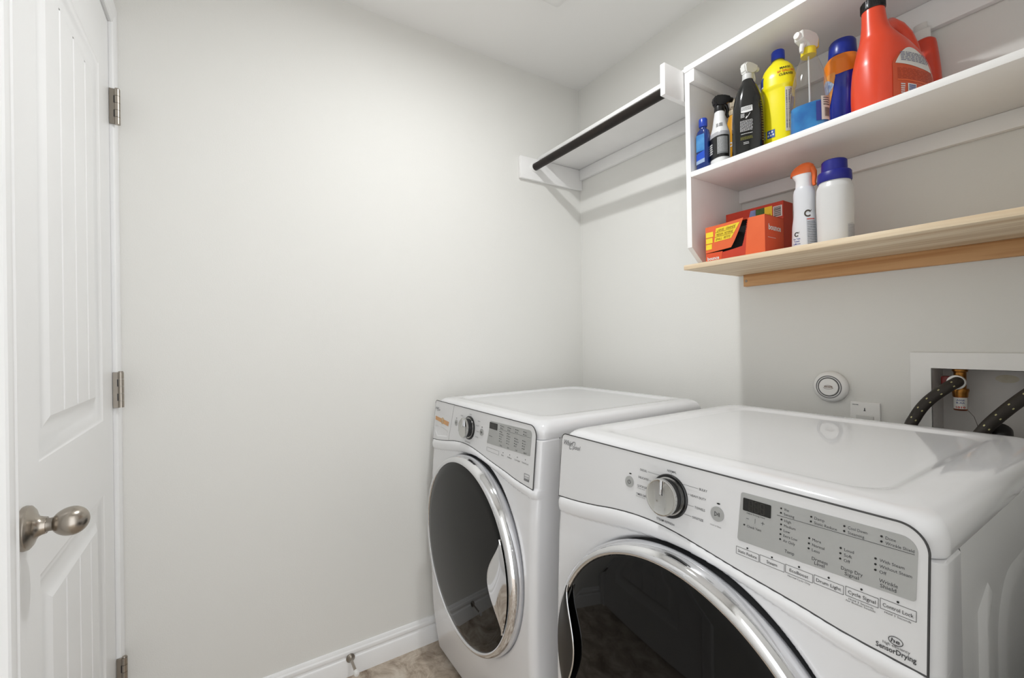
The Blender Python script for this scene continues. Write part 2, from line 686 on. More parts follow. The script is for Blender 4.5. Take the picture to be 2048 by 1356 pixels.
YPROF = smooth_tab([(0.0, -0.822), (0.125, -0.840), (0.2, -0.847), (0.386, -0.8505), (0.71, -0.840), (0.80, -0.832), (0.97, -0.815), (1.0, -0.812)])
LINE1 = smooth_tab([(0.0, 0.8185), (0.0716, 0.825), (0.13, 0.833), (0.183, 0.842), (0.24, 0.8482), (0.291, 0.8494), (0.34, 0.8455), (0.38, 0.84), (0.455, 0.8286), (0.54, 0.8177), (0.5935, 0.8095), (0.686, 0.802)])
LINE2 = smooth_tab([(0.0, 0.785), (0.05, 0.788), (0.089, 0.7927), (0.17, 0.805), (0.214, 0.812), (0.283, 0.8205), (0.33, 0.8232), (0.381, 0.8215), (0.4555, 0.8115), (0.54, 0.795), (0.6, 0.785), (0.686, 0.778)])
DC = (0.343, 0.525)     # door centre (local x, z)


def sstep(a, b, x):
    t = max(0.0, min(1.0, (x - a) / (b - a)))
    return t * t * (3 - 2 * t)


def yprof(z):
    return interp(YPROF, z)


def front_y(x, z):
    y = yprof(z)
    l1, l2 = interp(LINE1, x), interp(LINE2, x)
    if l2 < z < l1:
        t = (l1 - z) / (l1 - l2)
        y -= 0.008 * math.sin(math.pi * min(1, t ** 0.8 * 0.93 + 0.02)) ** 0.6
    d = math.hypot(x - DC[0], z - DC[1])
    if z < l2:
        y += 0.020 * (1 - sstep(0.286, 0.304, d)) * sstep(0.0, 0.006, l2 - z)
    return y


def round_rect(x0, x1, y0, y1, r, z, n=10):
    pts = []
    for cx_, cy_, a0 in ((x1 - r, y1 - r, 0), (x0 + r, y1 - r, 90), (x0 + r, y0 + r, 180), (x1 - r, y0 + r, 270)):
        for k in range(n + 1):
            a = math.radians(a0 + 90 * k / n)
            pts.append((cx_ + r * math.cos(a), cy_ + r * math.sin(a), z))
    # extra points on the straight runs keep the shading even
    return pts


def rrect2(x0, x1, z0, z1, r, n=6):
    return [(p[0], p[1]) for p in round_rect(x0, x1, z0, z1, r, 0, n)]


class Machine:
    def __init__(self, name, label, cat, x0):
        self.x0 = x0
        self.t = thing(name, label, cat, (x0 + MW / 2, -0.46, 0))

    def P(self, lx, z, off=0.0):
        """point on the sloping console face"""
        return Vector((self.x0 + lx, yprof(z) - 0.003 - off, z))

    def cabinet(self):
        x0 = self.x0
        t = self.t
        m = MB().box((x0 + 0.004, -0.757, 0.02), (x0 + MW - 0.004, YB, 0.935))
        cab = obj('cabinet', m, SIDE, t)
        # embossed stiffening shapes on each side sheet
        for s, xs in ((1, x0 + MW - 0.004), (-1, x0 + 0.004)):
            e = MB()
            T = Matrix.Translation((xs, 0, 0)) @ Matrix(((0, 0, s, 0), (1, 0, 0, 0), (0, 1, 0, 0), (0, 0, 0, 1)))
            # slim raised rib (y, z)
            ys0, ys1 = -0.662, -0.610
            rs = []
            for d, h in ((0, 0.0), (0.010, 0.006), (0.020, 0.0065)):
                rs.append([(ys0 + d, 0.12 + d, h), (ys1 - d * 0.4, 0.12 + d, h), (ys1 - d * 0.4, 0.845 - d * 1.2, h), (ys0 + d, 0.822 - d, h)])
            e.rings(rs, False, True, T)
            rr = []
            for d, h in ((0, 0.0), (0.016, 0.005), (0.030, 0.005)):
                rr.append([(p[0], p[1], h) for p in rrect2(-0.56 + d, -0.17 - d, 0.12 + d, 0.83 - d, 0.09 - d * 0.5, 6)])
            e.rings(rr, False, True, T)
            obj('side_emboss', e, SIDE, cab, 50)
        # plinth feet
        for fx in (0.07, MW - 0.07):
            for fy in (-0.70, -0.18):
                obj('foot', MB().lathe([(0.0, 0), (0.022, 0), (0.022, 0.012), (0.010, 0.013), (0.010, 0.024), (0, 0.024)], 16, Matrix.Translation((x0 + fx, fy, 0))), BLK, t)
        # top lid
        def rr(dx, dy0, dy1, r, z):
            return round_rect(x0 + dx, x0 + MW - dx, -0.815 + dy0, YB - dy1, r, z)
        R = 0.030
        rs = [rr(0.002, 0.002, 0, 0.026, 0.930), rr(0, 0, 0, 0.028, 0.934), rr(0, 0, 0, 0.028, ZT - R)]
        for k in range(1, 9):
            a = math.pi / 2 * k / 8
            d = R * (1 - math.cos(a))
            rs.append(rr(d, d, d * 0.6, 0.028 + d * 0.2, ZT - R + R * math.sin(a)))
        rs.append(rr(0.045, 0.045, 0.03, 0.04, ZT + 0.0012))
        rs.append(rr(0.066, 0.058, 0.055, 0.05, ZT + 0.0015))
        rs.append(rr(0.074, 0.066, 0.063, 0.05, ZT - 0.0005))
        rs.append(rr(0.082, 0.074, 0.071, 0.05, ZT - 0.0042))
        rs.append(rr(0.088, 0.080, 0.077, 0.05, ZT - 0.0048))
        obj('top_panel', MB().rings(rs, True, True), ENAMEL, t, 50)
        # moulded front
        cols = [(-0.0, 'b'), (0.0, 0.045)]
        for k in range(0, 7):
            a = math.pi / 2 * k / 6
            cols.append((0.022 * (1 - math.cos(a)), 0.022 * (1 - math.sin(a))))
        n = 150
        mid = [0.022 + (MW - 0.044) * k / n for k in range(1, n)]
        allc = cols + [(q, 0.0) for q in mid] + [(MW - a, b) for a, b in reversed(cols)]
        zs = [0.022 + (0.775 - 0.022) * k / 150 for k in range(150)] + [0.775 + (0.955 - 0.775) * k / 72 for k in range(73)] + [0.958, 0.961, 0.964]
        vs, fs = [], []
        for z in zs:
            back = 0.0 if z < 0.955 else (z - 0.955) * 0.5
            for lx, b in allc:
                if z > 0.928:
                    k_ = 0.002 + (0.0 if z < 0.947 else 0.030 - math.sqrt(max(0.0, 0.030 ** 2 - (z - 0.947) ** 2)))
                    lx = min(max(lx, k_), MW - k_)
                if b == 'b':
                    y = -0.752
                else:
                    y = front_y(lx, z) + b + back
                    if z > 0.9285:
                        e_ = min(lx, MW - lx)
                        y += 0.030 * max(0.0, 1 - e_ / 0.034) ** 1.5
                vs.append((x0 + lx, y, z))
        w = len(allc)
        for j in range(len(zs) - 1):
            for i in range(w - 1):
                fs.append((j * w + i, j * w + i + 1, (j + 1) * w + i + 1, (j + 1) * w + i))
        obj('front_panel', MB().add(vs, fs), ENAMEL, t, 60)

    def ctop(self, lx):
        r1, r0, zt = 0.030, 0.012, 0.9665
        if lx > 0.675 - r1:
            q = lx - (0.675 - r1)
            return zt - r1 + math.sqrt(max(r1 * r1 - q * q, 0))
        if lx < 0.007 + r0:
            q = (0.007 + r0) - lx
            return zt - r0 + math.sqrt(max(r0 * r0 - q * q, 0))
        return zt

    def console(self, cup=None):
        x0 = self.x0
        nx, nz = 170, 44
        a, b = 0.007, 0.675
        def pt(u, v):
            lx = a + (b - a) * u
            # crowd the columns at the rounded corners
            z0, z1 = interp(LINE1, lx) + 0.0012, self.ctop(lx)
            z = z0 + (z1 - z0) * v
            y = yprof(z) - 0.0028
            if cup:
                d = 1e9
                for k in range(len(cup)):
                    p, q = cup[k], cup[(k + 1) % len(cup)]
                    ex, ez = q[0] - p[0], q[1] - p[1]
                    d = min(d, ((lx - p[0]) * -ez + (z - p[1]) * ex) / math.hypot(ex, ez))
                y += 0.018 * sstep(0.0, 0.010, d)
            return (x0 + lx, y, z)
        m = MB().grid(nx, nz, pt)
        con = obj('control_panel', m, CONSOLE, self.t, 50)
        # dark seam round the console
        loop = []
        N = 120
        for k in range(N + 1):
            lx = a + (b - a) * k / N
            z = interp(LINE1, lx)
            loop.append((x0 + lx, yprof(z) - 0.0022, z))
        seam = MB().tube(loop, 0.0014, 6)
        for lx in (a, b):
            z0, z1 = interp(LINE1, lx), self.ctop(lx)
            seam.tube([(x0 + lx, yprof(z0 + (z1 - z0) * k / 12) - 0.0022, z0 + (z1 - z0) * k / 12) for k in range(13)], 0.0014 if lx > 0.3 else 0.0009, 6)
        top = []
        for k in range(13):
            ang = math.pi / 2 * k / 12
            q = 0.007 + 0.012 - 0.012 * math.cos(ang)
            top.append((q, 0.9665 - 0.012 + 0.012 * math.sin(ang)))
        for k in range(13):
            ang = math.pi / 2 * (1 - k / 12)
            top.append((0.675 - 0.030 + 0.030 * math.cos(ang), 0.9665 - 0.030 + 0.030 * math.sin(ang)))
        seam.tube([(x0 + lx, yprof(z) - 0.0022, z) for lx, z in top], 0.0014, 6)
        obj('console_seam', seam, SEAM, con, 60)
        self.con = con
        return con

    def flat(self, mb, poly, off, mi=0, depth=0.0006):
        """polygon (lx,z) ccw seen from the front laid on the console"""
        n = len(poly)
        vs = [self.P(a, b, off) for a, b in poly] + [self.P(a, b, off - depth) for a, b in poly]
        fs = [tuple(range(n))]
        for i in range(n):
            j = (i + 1) % n
            fs.append((j, i, n + i, n + j))
        mb.add(vs, fs, None, mi)

    def disc(self, mb, lx, z, r, off, seg=20, rx=None):
        rx = rx or r
        self.flat(mb, [(lx + rx * math.cos(2 * math.pi * k / seg), z + r * math.sin(2 * math.pi * k / seg)) for k in range(seg)], off)

    def line(self, mb, a, b, w, off):
        dx, dz = b[0] - a[0], b[1] - a[1]
        L = math.hypot(dx, dz)
        nx_, nz_ = -dz / L * w / 2, dx / L * w / 2
        self.flat(mb, [(a[0] - nx_, a[1] - nz_), (b[0] - nx_, b[1] - nz_), (b[0] + nx_, b[1] + nz_), (a[0] + nx_, a[1] + nz_)], off, depth=0.0002)

    def rect_line(self, mb, x0, x1, z0, z1, w, off):
        self.line(mb, (x0, z0), (x1, z0), w, off)
        self.line(mb, (x1, z0), (x1, z1), w, off)
        self.line(mb, (x1, z1), (x0, z1), w, off)
        self.line(mb, (x0, z1), (x0, z0), w, off)

    def txt(self, mb, body, caph, y, off=0.0008, **kw):
        add_text(mb, body, lambda a, b: self.P(a, b, off), caph, y=y, **kw)

    def knob(self, lx, z):
        c = self.P(lx, z)
        T = Matrix.Translation(c) @ Matrix.Rotation(math.radians(90 - 5.7), 4, 'X')
        k = obj('cycle_knob', MB().lathe([(0.0305, 0.0), (0.0315, 0.004), (0.0305, 0.019), (0.0295, 0.0225), (0.0, 0.0225)], 56, T), BLK, self.t, 40, label='black barrelled cycle dial with a chrome face')
        obj('knob_ring', MB().lathe([(0.0305, -0.001), (0.0385, -0.001), (0.0385, 0.0025), (0.037, 0.004), (0.0315, 0.004)], 56, T), BLK, k, 40)
        obj('knob_collar', MB().lathe([(0.0312, 0.003), (0.0340, 0.003), (0.0335, 0.0055), (0.0312, 0.006)], 56, T), SATIN, k, 40)
        obj('knob_face', MB().lathe([(0.0296, 0.0195), (0.0322, 0.0200), (0.0328, 0.0225), (0.0322, 0.0252), (0.0300, 0.0260), (0.0285, 0.0248), (0.0, 0.0244)], 56, T), SATIN, k, 40)
        ind = MB()
        ind.box((-0.0022, 0.004, 0.0240), (0.0022, 0.0305, 0.0268), 0.0006, 1, T)
        obj('knob_pointer', ind, CHROME, k, 40)
        g = MB()
        for a, b in ((-0.0034, -0.0022), (0.0022, 0.0034)):
            g.box((a, 0.003, 0.0240), (b, 0.029, 0.0249), 0, 1, T)
        obj('pointer_groove', g, SEAM, k)

    def button(self, lx, z, r, kind):
        m = MB()
        self.disc(m, lx, z, r, 0.0012, 32)
        b = obj('round_button', m, GREYP, self.t)
        s = MB()
        if kind == 'power':
            n = 20
            pts = [(lx + 0.0036 * math.cos(math.radians(60 - 300 * k / n - 0)), z + 0.0036 * math.sin(math.radians(60 - 300 * k / n))) for k in range(n + 1)]
            for p, q in zip(pts[:-1], pts[1:]):
                self.line(s, p, q, 0.0008, 0.0016)
            self.line(s, (lx, z), (lx, z + 0.0042), 0.0008, 0.0016)
        else:
            tri = [(lx - 0.004, z - 0.0036), (lx + 0.0012, z), (lx - 0.004, z + 0.0036)]
            for k in range(3):
                self.line(s, tri[k], tri[(k + 1) % 3], 0.0008, 0.0016)
            for q in (0.0024, 0.0042):
                self.line(s, (lx + q, z - 0.003), (lx + q, z + 0.003), 0.0008, 0.0016)
        obj('button_symbol', s, INK, b, 0)
        l = MB()
        self.disc(l, lx + 0.0015, z + r + 0.0055, 0.0012, 0.0012, 12, rx=0.0030)
        obj('indicator_light', l, BLK, self.t)

    def logo(self, x, z, s, big=True):
        m = MB()
        sh = 0.35
        f = lambda a, b: self.P(a, b, 0.0012)
        add_text(m, 'Whirl', f, 0.0115 * s, xl=x, xr=x + 0.034 * s, y=z + 0.0020 * s, shear=sh, bold=0.01)
        add_text(m, 'pool', f, 0.0100 * s, xl=x + 0.032 * s, xr=x + 0.060 * s, y=z - 0.0030 * s, shear=sh, bold=0.01)
        n = 28
        pts = []
        for k in range(n + 1):
            a = math.radians(-60 + 300 * k / n)
            ex, ez = 0.0125 * s * math.cos(a), 0.0048 * s * math.sin(a)
            c_, s_ = math.cos(0.75), math.sin(0.75)
            pts.append((x + 0.031 * s + ex * c_ - ez * s_, z + 0.004 * s + ex * s_ + ez * c_))
        for p, q in zip(pts[:-1], pts[1:]):
            self.line(m, p, q, 0.0013 * s, 0.0012)
        obj('maker_logo', m, INKL, self.t, 0)

    def door(self, side):
        """side +1: handle at the right, -1: handle at the left"""
        x0 = self.x0
        c = Vector((x0 + DC[0], 0, DC[1]))
        T = Matrix.Translation(c) @ Matrix.Rotation(math.pi / 2, 4, 'X')     # local z -> -y
        t = self.t
        gasket = obj('door_gasket', MB().lathe([(0.297, 0.812), (0.290, 0.830), (0.283, 0.846), (0.270, 0.846), (0.265, 0.83)], 96, T, cap=False), RUB, t, 60)
        ring = obj('door_ring', MB().lathe([(0.290, 0.830), (0.2955, 0.838), (0.2980, 0.848), (0.2980, 0.858), (0.2965, 0.867), (0.2935, 0.875), (0.2890, 0.8805), (0.2840, 0.8830), (0.2795, 0.8825), (0.2770, 0.8800), (0.2760, 0.876)], 128, T, cap=False), CHROME, t, 60, label='polished chrome ring of the round door')
        pr = [(0.2765, 0.8785), (0.272, 0.8805)]
        for k in range(1, 13):
            r = 0.272 * (1 - k / 12)
            pr.append((r, 0.8805 + 0.012 * (1 - (r / 0.272) ** 2)))
        obj('door_glass', MB().lathe(pr, 96, T, cap=False), GLASSD, t, 60, label='dark glossy round door glass')
        # notches on the ring
        nm = MB()
        for ang in (58, 62, 66):
            a = math.radians(ang)
            nm.box((-0.007, -0.001, 0), (0.007, 0.001, 0.0012), 0, 1, T @ Matrix.Rotation(a, 4, 'Z') @ Matrix.Translation((0.2905, 0, 0.8790)) @ Matrix.Rotation(math.pi / 2, 4, 'Z') @ Matrix.Rotation(math.radians(-42), 4, 'X'))
        # handle leaf
        def leaf(u, v):
            zz = (v * 2 - 1) * 0.128 + (0.004 if side > 0 else 0.010)
            w = (0.088 if side > 0 else 0.064) * max(0.0, math.cos(math.pi * (v - 0.5))) ** 1.35
            xr = math.sqrt(0.2800 ** 2 - zz ** 2)
            x = xr - w * (1 - u)
            d = 0.8870 + 0.010 * math.sin(math.pi * v) * (1 - u) * (0.4 + 0.6 * (1 - u)) + 0.003 * math.sin(math.pi * u)
            return (x0 + DC[0] + side * x, -d, DC[1] + zz)
        m = MB().grid(14, 30, leaf, flip=(side < 0))
        if side > 0:
            h = obj('door_handle', m, CHROME, ring, 60)
            lip = MB().tube([Vector(leaf(0.0, k / 30)) + Vector((0, 0.0015, 0)) for k in range(31)], 0.002, 8)
            obj('grip_lip', lip, CHROME, ring, 60)
        else:
            obj('door_handle', m, BLK, ring, 60, label='grip leaf of the door, coloured black as a dark reflection')  # the leaf's dark reflection is painted in as plain black
            lip = MB().tube([Vector(leaf(0.0, k / 30)) + Vector((0, 0.0015, 0)) for k in range(31)], 0.002, 8)
            obj('grip_lip', lip, CHROME, ring, 60)


# ---------------- dryer
D = Machine('tumble_dryer', 'white front-loading dryer nearest the camera, with dial text and grip coloured as a dark reflection', 'dryer', 0.8315)
D.cabinet()
D.console()
D.logo(0.0165, 0.9405, 0.98)
D.knob(0.3195, 0.9055)
D.button(0.2246, 0.907, 0.0108, 'power')
D.button(0.4138, 0.9026, 0.0116, 'play')
m = MB()
dial = [('CASUAL', 0.2495, 0.2666, 0.9350), ('DELICATES', 0.2471, 0.2715, 0.9200), ('QUICK DRY', 0.245, 0.2720, 0.9035), ('TIMED DRY', 0.2435, 0.2700, 0.8875),
        ('NORMAL', 0.3130, 0.3325, 0.9478), ('BULKY', 0.3795, 0.3944, 0.9318), ('HEAVY DUTY', 0.3628, 0.3926, 0.9172), ('TOWELS', 0.3721, 0.3917, 0.8993),
        ('SANITIZE', 0.3685, 0.3894, 0.8818), ('STEAM REFRESH', 0.2942, 0.3330, 0.8562)]
for b, a, c, z in dial:
    q = MB()
    D.txt(q, b, 0.0038, z, xl=a, xr=c, bold=0.004)
    obj('dial_word', q, INK, D.con, 0)
D.txt(m, 'Wrinkle Shield', 0.0018, 0.9000, xl=0.2452, xr=0.2640)
D.txt(m, 'Wrinkle Shield', 0.0018, 0.8842, xl=0.2432, xr=0.2660)
q = MB()
D.txt(q, 'Hold to Start', 0.0022, 0.8820, xl=0.4023, xr=0.4216)
obj('button_word', q, INKL, D.con, 0)
for a, b in (((0.2689, 0.9368), (0.2962, 0.9368)), ((0.2730, 0.9215), (0.2780, 0.9215)), ((0.3465, 0.9336), (0.3774, 0.9336)), ((0.3554, 0.9192), (0.3607, 0.9192)),
             ((0.3576, 0.9012), (0.3701, 0.9012)), ((0.3525, 0.8836), (0.3671, 0.8836)), ((0.3215, 0.9445), (0.3215, 0.9470))):
    q = MB()
    D.line(q, a, b, 0.0005, 0.0008)
    obj('dial_tick', q, INKL, D.con, 0)
obj('dial_lettering', m, INKL, D.con, 0)
# grey read-out field
g = MB()
poly = []
for cx_, cz_, r, a0 in ((0.6650 - 0.016, 0.9520 - 0.016, 0.016, 0), (0.4520 + 0.004, 0.9490 - 0.004, 0.004, 90), (0.4490 + 0.004, 0.8745 + 0.004, 0.004, 180), (0.6640 - 0.004, 0.8800 + 0.004, 0.004, 270)):
    for k in range(7):
        a = math.radians(a0 + 15 * k)
        poly.append((cx_ + r * math.cos(a), cz_ + r * math.sin(a)))
D.flat(g, poly, 0.0005)
gp = obj('readout_panel', g, GREYP, D.con)
g = MB()
D.flat(g, rrect2(0.4563, 0.4985, 0.9225, 0.9415, 0.0012, 2), 0.0012)
obj('time_display', g, DISP, gp)
g = MB()
for k in range(3):
    x = 0.4660 + k * 0.0085
    for seg in (((x, .925), (x, .9315)), ((x, .9325), (x, .939)), ((x + .0055, .925), (x + .0055, .9315)), ((x + .0055, .9325), (x + .0055, .939)),
                ((x, .9245), (x + .0055, .9245)), ((x, .932), (x + .0055, .932)), ((x, .9395), (x + .0055, .9395))):
        D.line(g, seg[0], seg[1], 0.0012, 0.0014)
obj('display_segments', g, SEG, gp, 0)
dots = [(0.5126, 0.9418), (0.5125, 0.9354), (0.5522, 0.9424), (0.552, 0.9360), (0.5914, 0.9429), (0.5913, 0.9366), (0.6306, 0.9437), (0.6306, 0.9375),
        (0.5135, 0.9262), (0.5132, 0.9192), (0.5129, 0.9121), (0.5127, 0.9052), (0.5125, 0.8981), (0.5504, 0.9129), (0.5503, 0.9059), (0.5501, 0.8991),
        (0.5879, 0.9137), (0.5877, 0.9069), (0.5876, 0.9001), (0.6251, 0.9149), (0.6251, 0.908), (0.6251, 0.9012), (0.4592, 0.9009),
        (0.4654, 0.8674), (0.502, 0.8681), (0.5387, 0.8693), (0.5751, 0.8702), (0.6114, 0.8714), (0.6476, 0.873)]
for a, b in dots:
    g = MB()
    D.disc(g, a, b, 0.00125, 0.0012, 12)
    obj('indicator_light', g, BLK, D.con)
m = MB()
rows = [('Wet', 0, 0.0068), ('Sensing', 1, 0.0140), ('Damp', 2, 0.0122), ('Static Reduce', 3, 0.0270), ('Cool Down', 4, 0.0208), ('Steaming', 5, 0.0178),
        ('Done', 6, 0.0100), ('Wrinkle Shield', 7, 0.0272), ('High', 8, 0.0090), ('Medium', 9, 0.0155), ('Low', 10, 0.0085), ('Extra Low', 11, 0.0188),
        ('Air Only', 12, 0.0160), ('More', 13, 0.0105), ('Normal', 14, 0.0150), ('Less', 15, 0.0095), ('Loud', 16, 0.0105), ('Soft', 17, 0.0087),
        ('Off', 18, 0.0070), ('With Steam', 19, 0.0240), ('Without Steam', 20, 0.0310), ('Off', 21, 0.0070), ('Check Vent', 22, 0.0222)]
for b, i, w in rows:
    D.txt(m, b, 0.0036, dots[i][1] - 0.0022, xl=dots[i][0] + 0.0040, xr=dots[i][0] + 0.0040 + w)
D.txt(m, 'Adjust Drying Time', 0.0020, 0.9190, xl=0.4620, xr=0.4900)
D.line(m, (0.4620, 0.9115), (0.4660, 0.9115), 0.0006, 0.0008)
D.line(m, (0.4755, 0.9078), (0.4755, 0.9150), 0.0004, 0.0008)
D.line(m, (0.4845, 0.9115), (0.4895, 0.9115), 0.0006, 0.0008)
D.line(m, (0.4870, 0.9090), (0.4870, 0.9140), 0.0006, 0.0008)
D.line(m, (0.5069, 0.9305), (0.6622, 0.9335), 0.0005, 0.0008)
for b, a, c, z in (('Temp', 0.5191, 0.5318, 0.8820), ('Dryness', 0.5543, 0.5735, 0.8855), ('Level', 0.5576, 0.5697, 0.8805), ('Damp Dry', 0.5888, 0.6122, 0.8870),
                   ('Signal', 0.5929, 0.6082, 0.8815), ('Wrinkle', 0.629, 0.6472, 0.8885), ('Shield', 0.6301, 0.6458, 0.8828)):
    D.txt(m, b, 0.0043, z, xl=a, xr=c)
for b, a, c, z0, z1 in (('Static Reduce', 0.4479, 0.4830, 0.8535, 0.8645), ('Steam', 0.4846, 0.5194, 0.8540, 0.8652), ('EcoBoost', 0.521, 0.556, 0.8550, 0.8660),
                        ('Drum Light', 0.5576, 0.5921, 0.8560, 0.8668), ('Cycle Signal', 0.5944, 0.6287, 0.8570, 0.8680), ('Control Lock', 0.6306, 0.6645, 0.8582, 0.8700)):
    D.rect_line(m, a, c, z0, z1, 0.00045, 0.0008)
    w = (0.029 if len(b) > 9 else 0.024 if len(b) > 5 else 0.015)
    xc = (a + c) / 2
    D.txt(m, b, 0.0043, z0 + 0.0032, xl=xc - w / 2, xr=xc + w / 2, bold=0.004)
for b, xc, w, z in (('Normal Cycle Only', 0.5388, 0.0290, 0.8508), ('Hold 3 Seconds', 0.6110, 0.0260, 0.8530), ('for Button Sounds', 0.6105, 0.0310, 0.8500), ('Hold 3 Seconds', 0.6475, 0.0250, 0.8545)):
    D.txt(m, b, 0.0022, z, xl=xc - w / 2, xr=xc + w / 2)
obj('console_lettering', m, INK, D.con, 0)
m = MB()
D.txt(m, 'SensorDrying', 0.0056, 0.8122, xl=0.6270, xr=0.6652, bold=0.018)
D.txt(m, 'high efficiency', 0.0032, 0.8192, xl=0.6337, xr=0.6595)
D.txt(m, 'he', 0.0046, 0.8248, xl=0.6412, xr=0.6500, bold=0.02, shear=0.15)
n = 32
el = [(0.6460 + 0.0068 * math.cos(2 * math.pi * k / n), 0.8270 + 0.0046 * math.sin(2 * math.pi * k / n)) for k in range(n)]
for k in range(n):
    D.line(m, el[k], el[(k + 1) % n], 0.0007, 0.0008)
obj('efficiency_emblem', m, INK, D.con, 0)
D.door(-1)

# ---------------- washer
Wm = Machine('washing_machine', 'white front-loading washer in the corner, with soap drawer and chrome handle', 'washer', 0.058)
Wm.cabinet()
Wm.console(cup=[(0.045, 0.8365), (0.132, 0.8475), (0.136, 0.8740), (0.080, 0.8740), (0.020, 0.8830), (0.024, 0.852)])
Wm.logo(0.015, 0.9330, 0.72)
Wm.knob(0.3000, 0.9055)
Wm.button(0.2000, 0.908, 0.0105, 'power')
Wm.button(0.3850, 0.9045, 0.0108, 'play')
m = MB()
Wm.line(m, (0.1735, 0.9655), (0.1475, 0.8375), 0.0007, 0.0004)
obj('drawer_seam', m, INKL, Wm.con, 0)
m = MB()
Wm.flat(m, [(0.0190, 0.8945), (0.1365, 0.8850), (0.1400, 0.9010), (0.0185, 0.9080)], 0.0006)
st = obj('orange_sticker', m, mat('orange_sticker', (214, 160, 96), 0.5, vary=(30, (196, 150, 112))), Wm.con)
m = MB()
Wm.disc(m, 0.0850, 0.8980, 0.0120, 0.0012, 24)
obj('sticker_seal', m, mat('seal_tan', (205, 178, 138), 0.5, vary=(90, (170, 130, 90))), st)
m = MB()
for b, a, c, z in (('NORMAL', 0.2960, 0.3120, 0.9480), ('CASUAL', 0.2310, 0.2500, 0.9360), ('BULKY', 0.3560, 0.3730, 0.9340), ('HEAVY DUTY', 0.3440, 0.3660, 0.9190),
                   ('TOWELS', 0.3500, 0.3680, 0.9010), ('SANITIZE', 0.3460, 0.3660, 0.8830), ('DELICATES', 0.2180, 0.2390, 0.8830), ('STEAM REFRESH', 0.2760, 0.3130, 0.8560)):
    q = MB()
    Wm.txt(q, b, 0.0034, z, xl=a, xr=c)
    obj('dial_word', q, INKL, Wm.con, 0)
g = MB()
poly = []
for cx_, cz_, r, a0 in ((0.6560 - 0.012, 0.9520 - 0.012, 0.012, 0), (0.4350 + 0.003, 0.9475 - 0.003, 0.003, 90), (0.4230 + 0.003, 0.8785 + 0.003, 0.003, 180), (0.6540 - 0.003, 0.8850 + 0.003, 0.003, 270)):
    for k in range(7):
        a = math.radians(a0 + 15 * k)
        poly.append((cx_ + r * math.cos(a), cz_ + r * math.sin(a)))
Wm.flat(g, poly, 0.0005)
gp = obj('readout_panel', g, GREYP, Wm.con)
g = MB()
Wm.flat(g, rrect2(0.4330, 0.4790, 0.9250, 0.9440, 0.0012, 2), 0.0012)
obj('time_display', g, DISP, gp)
wd = []
for c_, xx in enumerate((0.497, 0.538, 0.578, 0.618)):
    wd += [(xx, 0.9420 + 0.0006 * c_), (xx, 0.9350 + 0.0006 * c_)]
    for r_ in range(5 if c_ < 2 else 4):
        wd.append((xx - 0.002, 0.9250 - 0.0070 * r_ - (0.0075 if c_ > 1 else 0) + 0.0006 * c_))
wd.append((0.437, 0.903))
wd += [(0.520, 0.868), (0.556, 0.8690), (0.595, 0.8705), (0.634, 0.872)]
for a, b in wd:
    g = MB()
    Wm.disc(g, a, b, 0.00125, 0.0012, 10)
    obj('indicator_light', g, BLK, Wm.con)
words = ['Sensing', 'Rinse', 'High', 'Medium', 'Low', 'Off', 'Cold', 'Wash', 'Spin', 'Hot', 'Warm', 'Cool', 'Cold', 'Tap', 'Done', 'Soft', 'Heavy', 'Normal', 'Light', 'Off', 'Soak', 'Lock', 'Extra', 'Loud', 'Soft', 'Off', 'Clean']
m = MB()
for (a, b), wtxt in zip(wd, words):
    Wm.txt(m, wtxt, 0.0036, b - 0.0020, xl=a + 0.004)
for wtxt, xc, z in (('Temp', 0.505, 0.884), ('Spin', 0.545, 0.885), ('Soil', 0.588, 0.886), ('Signal', 0.630, 0.887)):
    Wm.txt(m, wtxt, 0.0042, z, xc=xc)
for wtxt, xc in (('Steam', 0.518), ('EcoBoost', 0.556), ('Cycle Signal', 0.595), ('Control Lock', 0.634)):
    Wm.txt(m, wtxt, 0.0040, 0.8585 + (xc - 0.518) * 0.02, xc=xc)
Wm.rect_line(m, 0.425, 0.497, 0.856, 0.867, 0.0004, 0.0008)
Wm.line(m, (0.490, 0.9305), (0.652, 0.9330), 0.0004, 0.0008)
obj('console_lettering', m, INK, Wm.con, 0)
m = MB()
Wm.rect_line(m, 0.6335, 0.6560, 0.8185, 0.8360, 0.0012, 0.0008)
Wm.txt(m, 'energy', 0.0040, 0.8275, xl=0.6355, xr=0.6540, shear=0.3)
Wm.flat(m, [(0.6335, 0.8185), (0.6560, 0.8185), (0.6560, 0.8240), (0.6335, 0.8240)], 0.0008)
obj('efficiency_emblem', m, INKL, Wm.con, 0)
Wm.door(1)

# ================================================================ WHITE SHELVING
XP = 0.811
S = thing('shelving_unit', 'white painted shelving unit on the wall, holding the cleaning bottles', 'shelves', (XP, 0, 1.43))
sd = -0.2816
poly = [(-0.2816, 1.474), (-0.222, 1.425), (-0.001, 1.425), (-0.001, 2.022), (-0.2816, 2.022)]
Tyz = Matrix(((0, 0, 1, 0), (1, 0, 0, 0), (0, 1, 0, 0), (0, 0, 0, 1)))
obj('side_panel', MB().prism(poly, XP, XP + 0.016, Tyz), SHELF, S)
obj('top_board', MB().box((XP - 0.0005, -0.2850, 2.022), (RX - 0.002, -0.001, 2.040), 0.0015), SHELF, S)
obj('middle_board', MB().box((XP + 0.016, sd, 1.691), (RX - 0.002, -0.001, 1.7077), 0.0015), SHELF, S)
obj('cleat', MB().box((XP + 0.016, -0.2835, 1.983), (XP + 0.034, -0.019, 2.022), 0.002), SHELF, S)
obj('cleat', MB().box((XP + 0.016, -0.019, 1.951), (RX - 0.002, -0.001, 2.022), 0.002), SHELF, S)
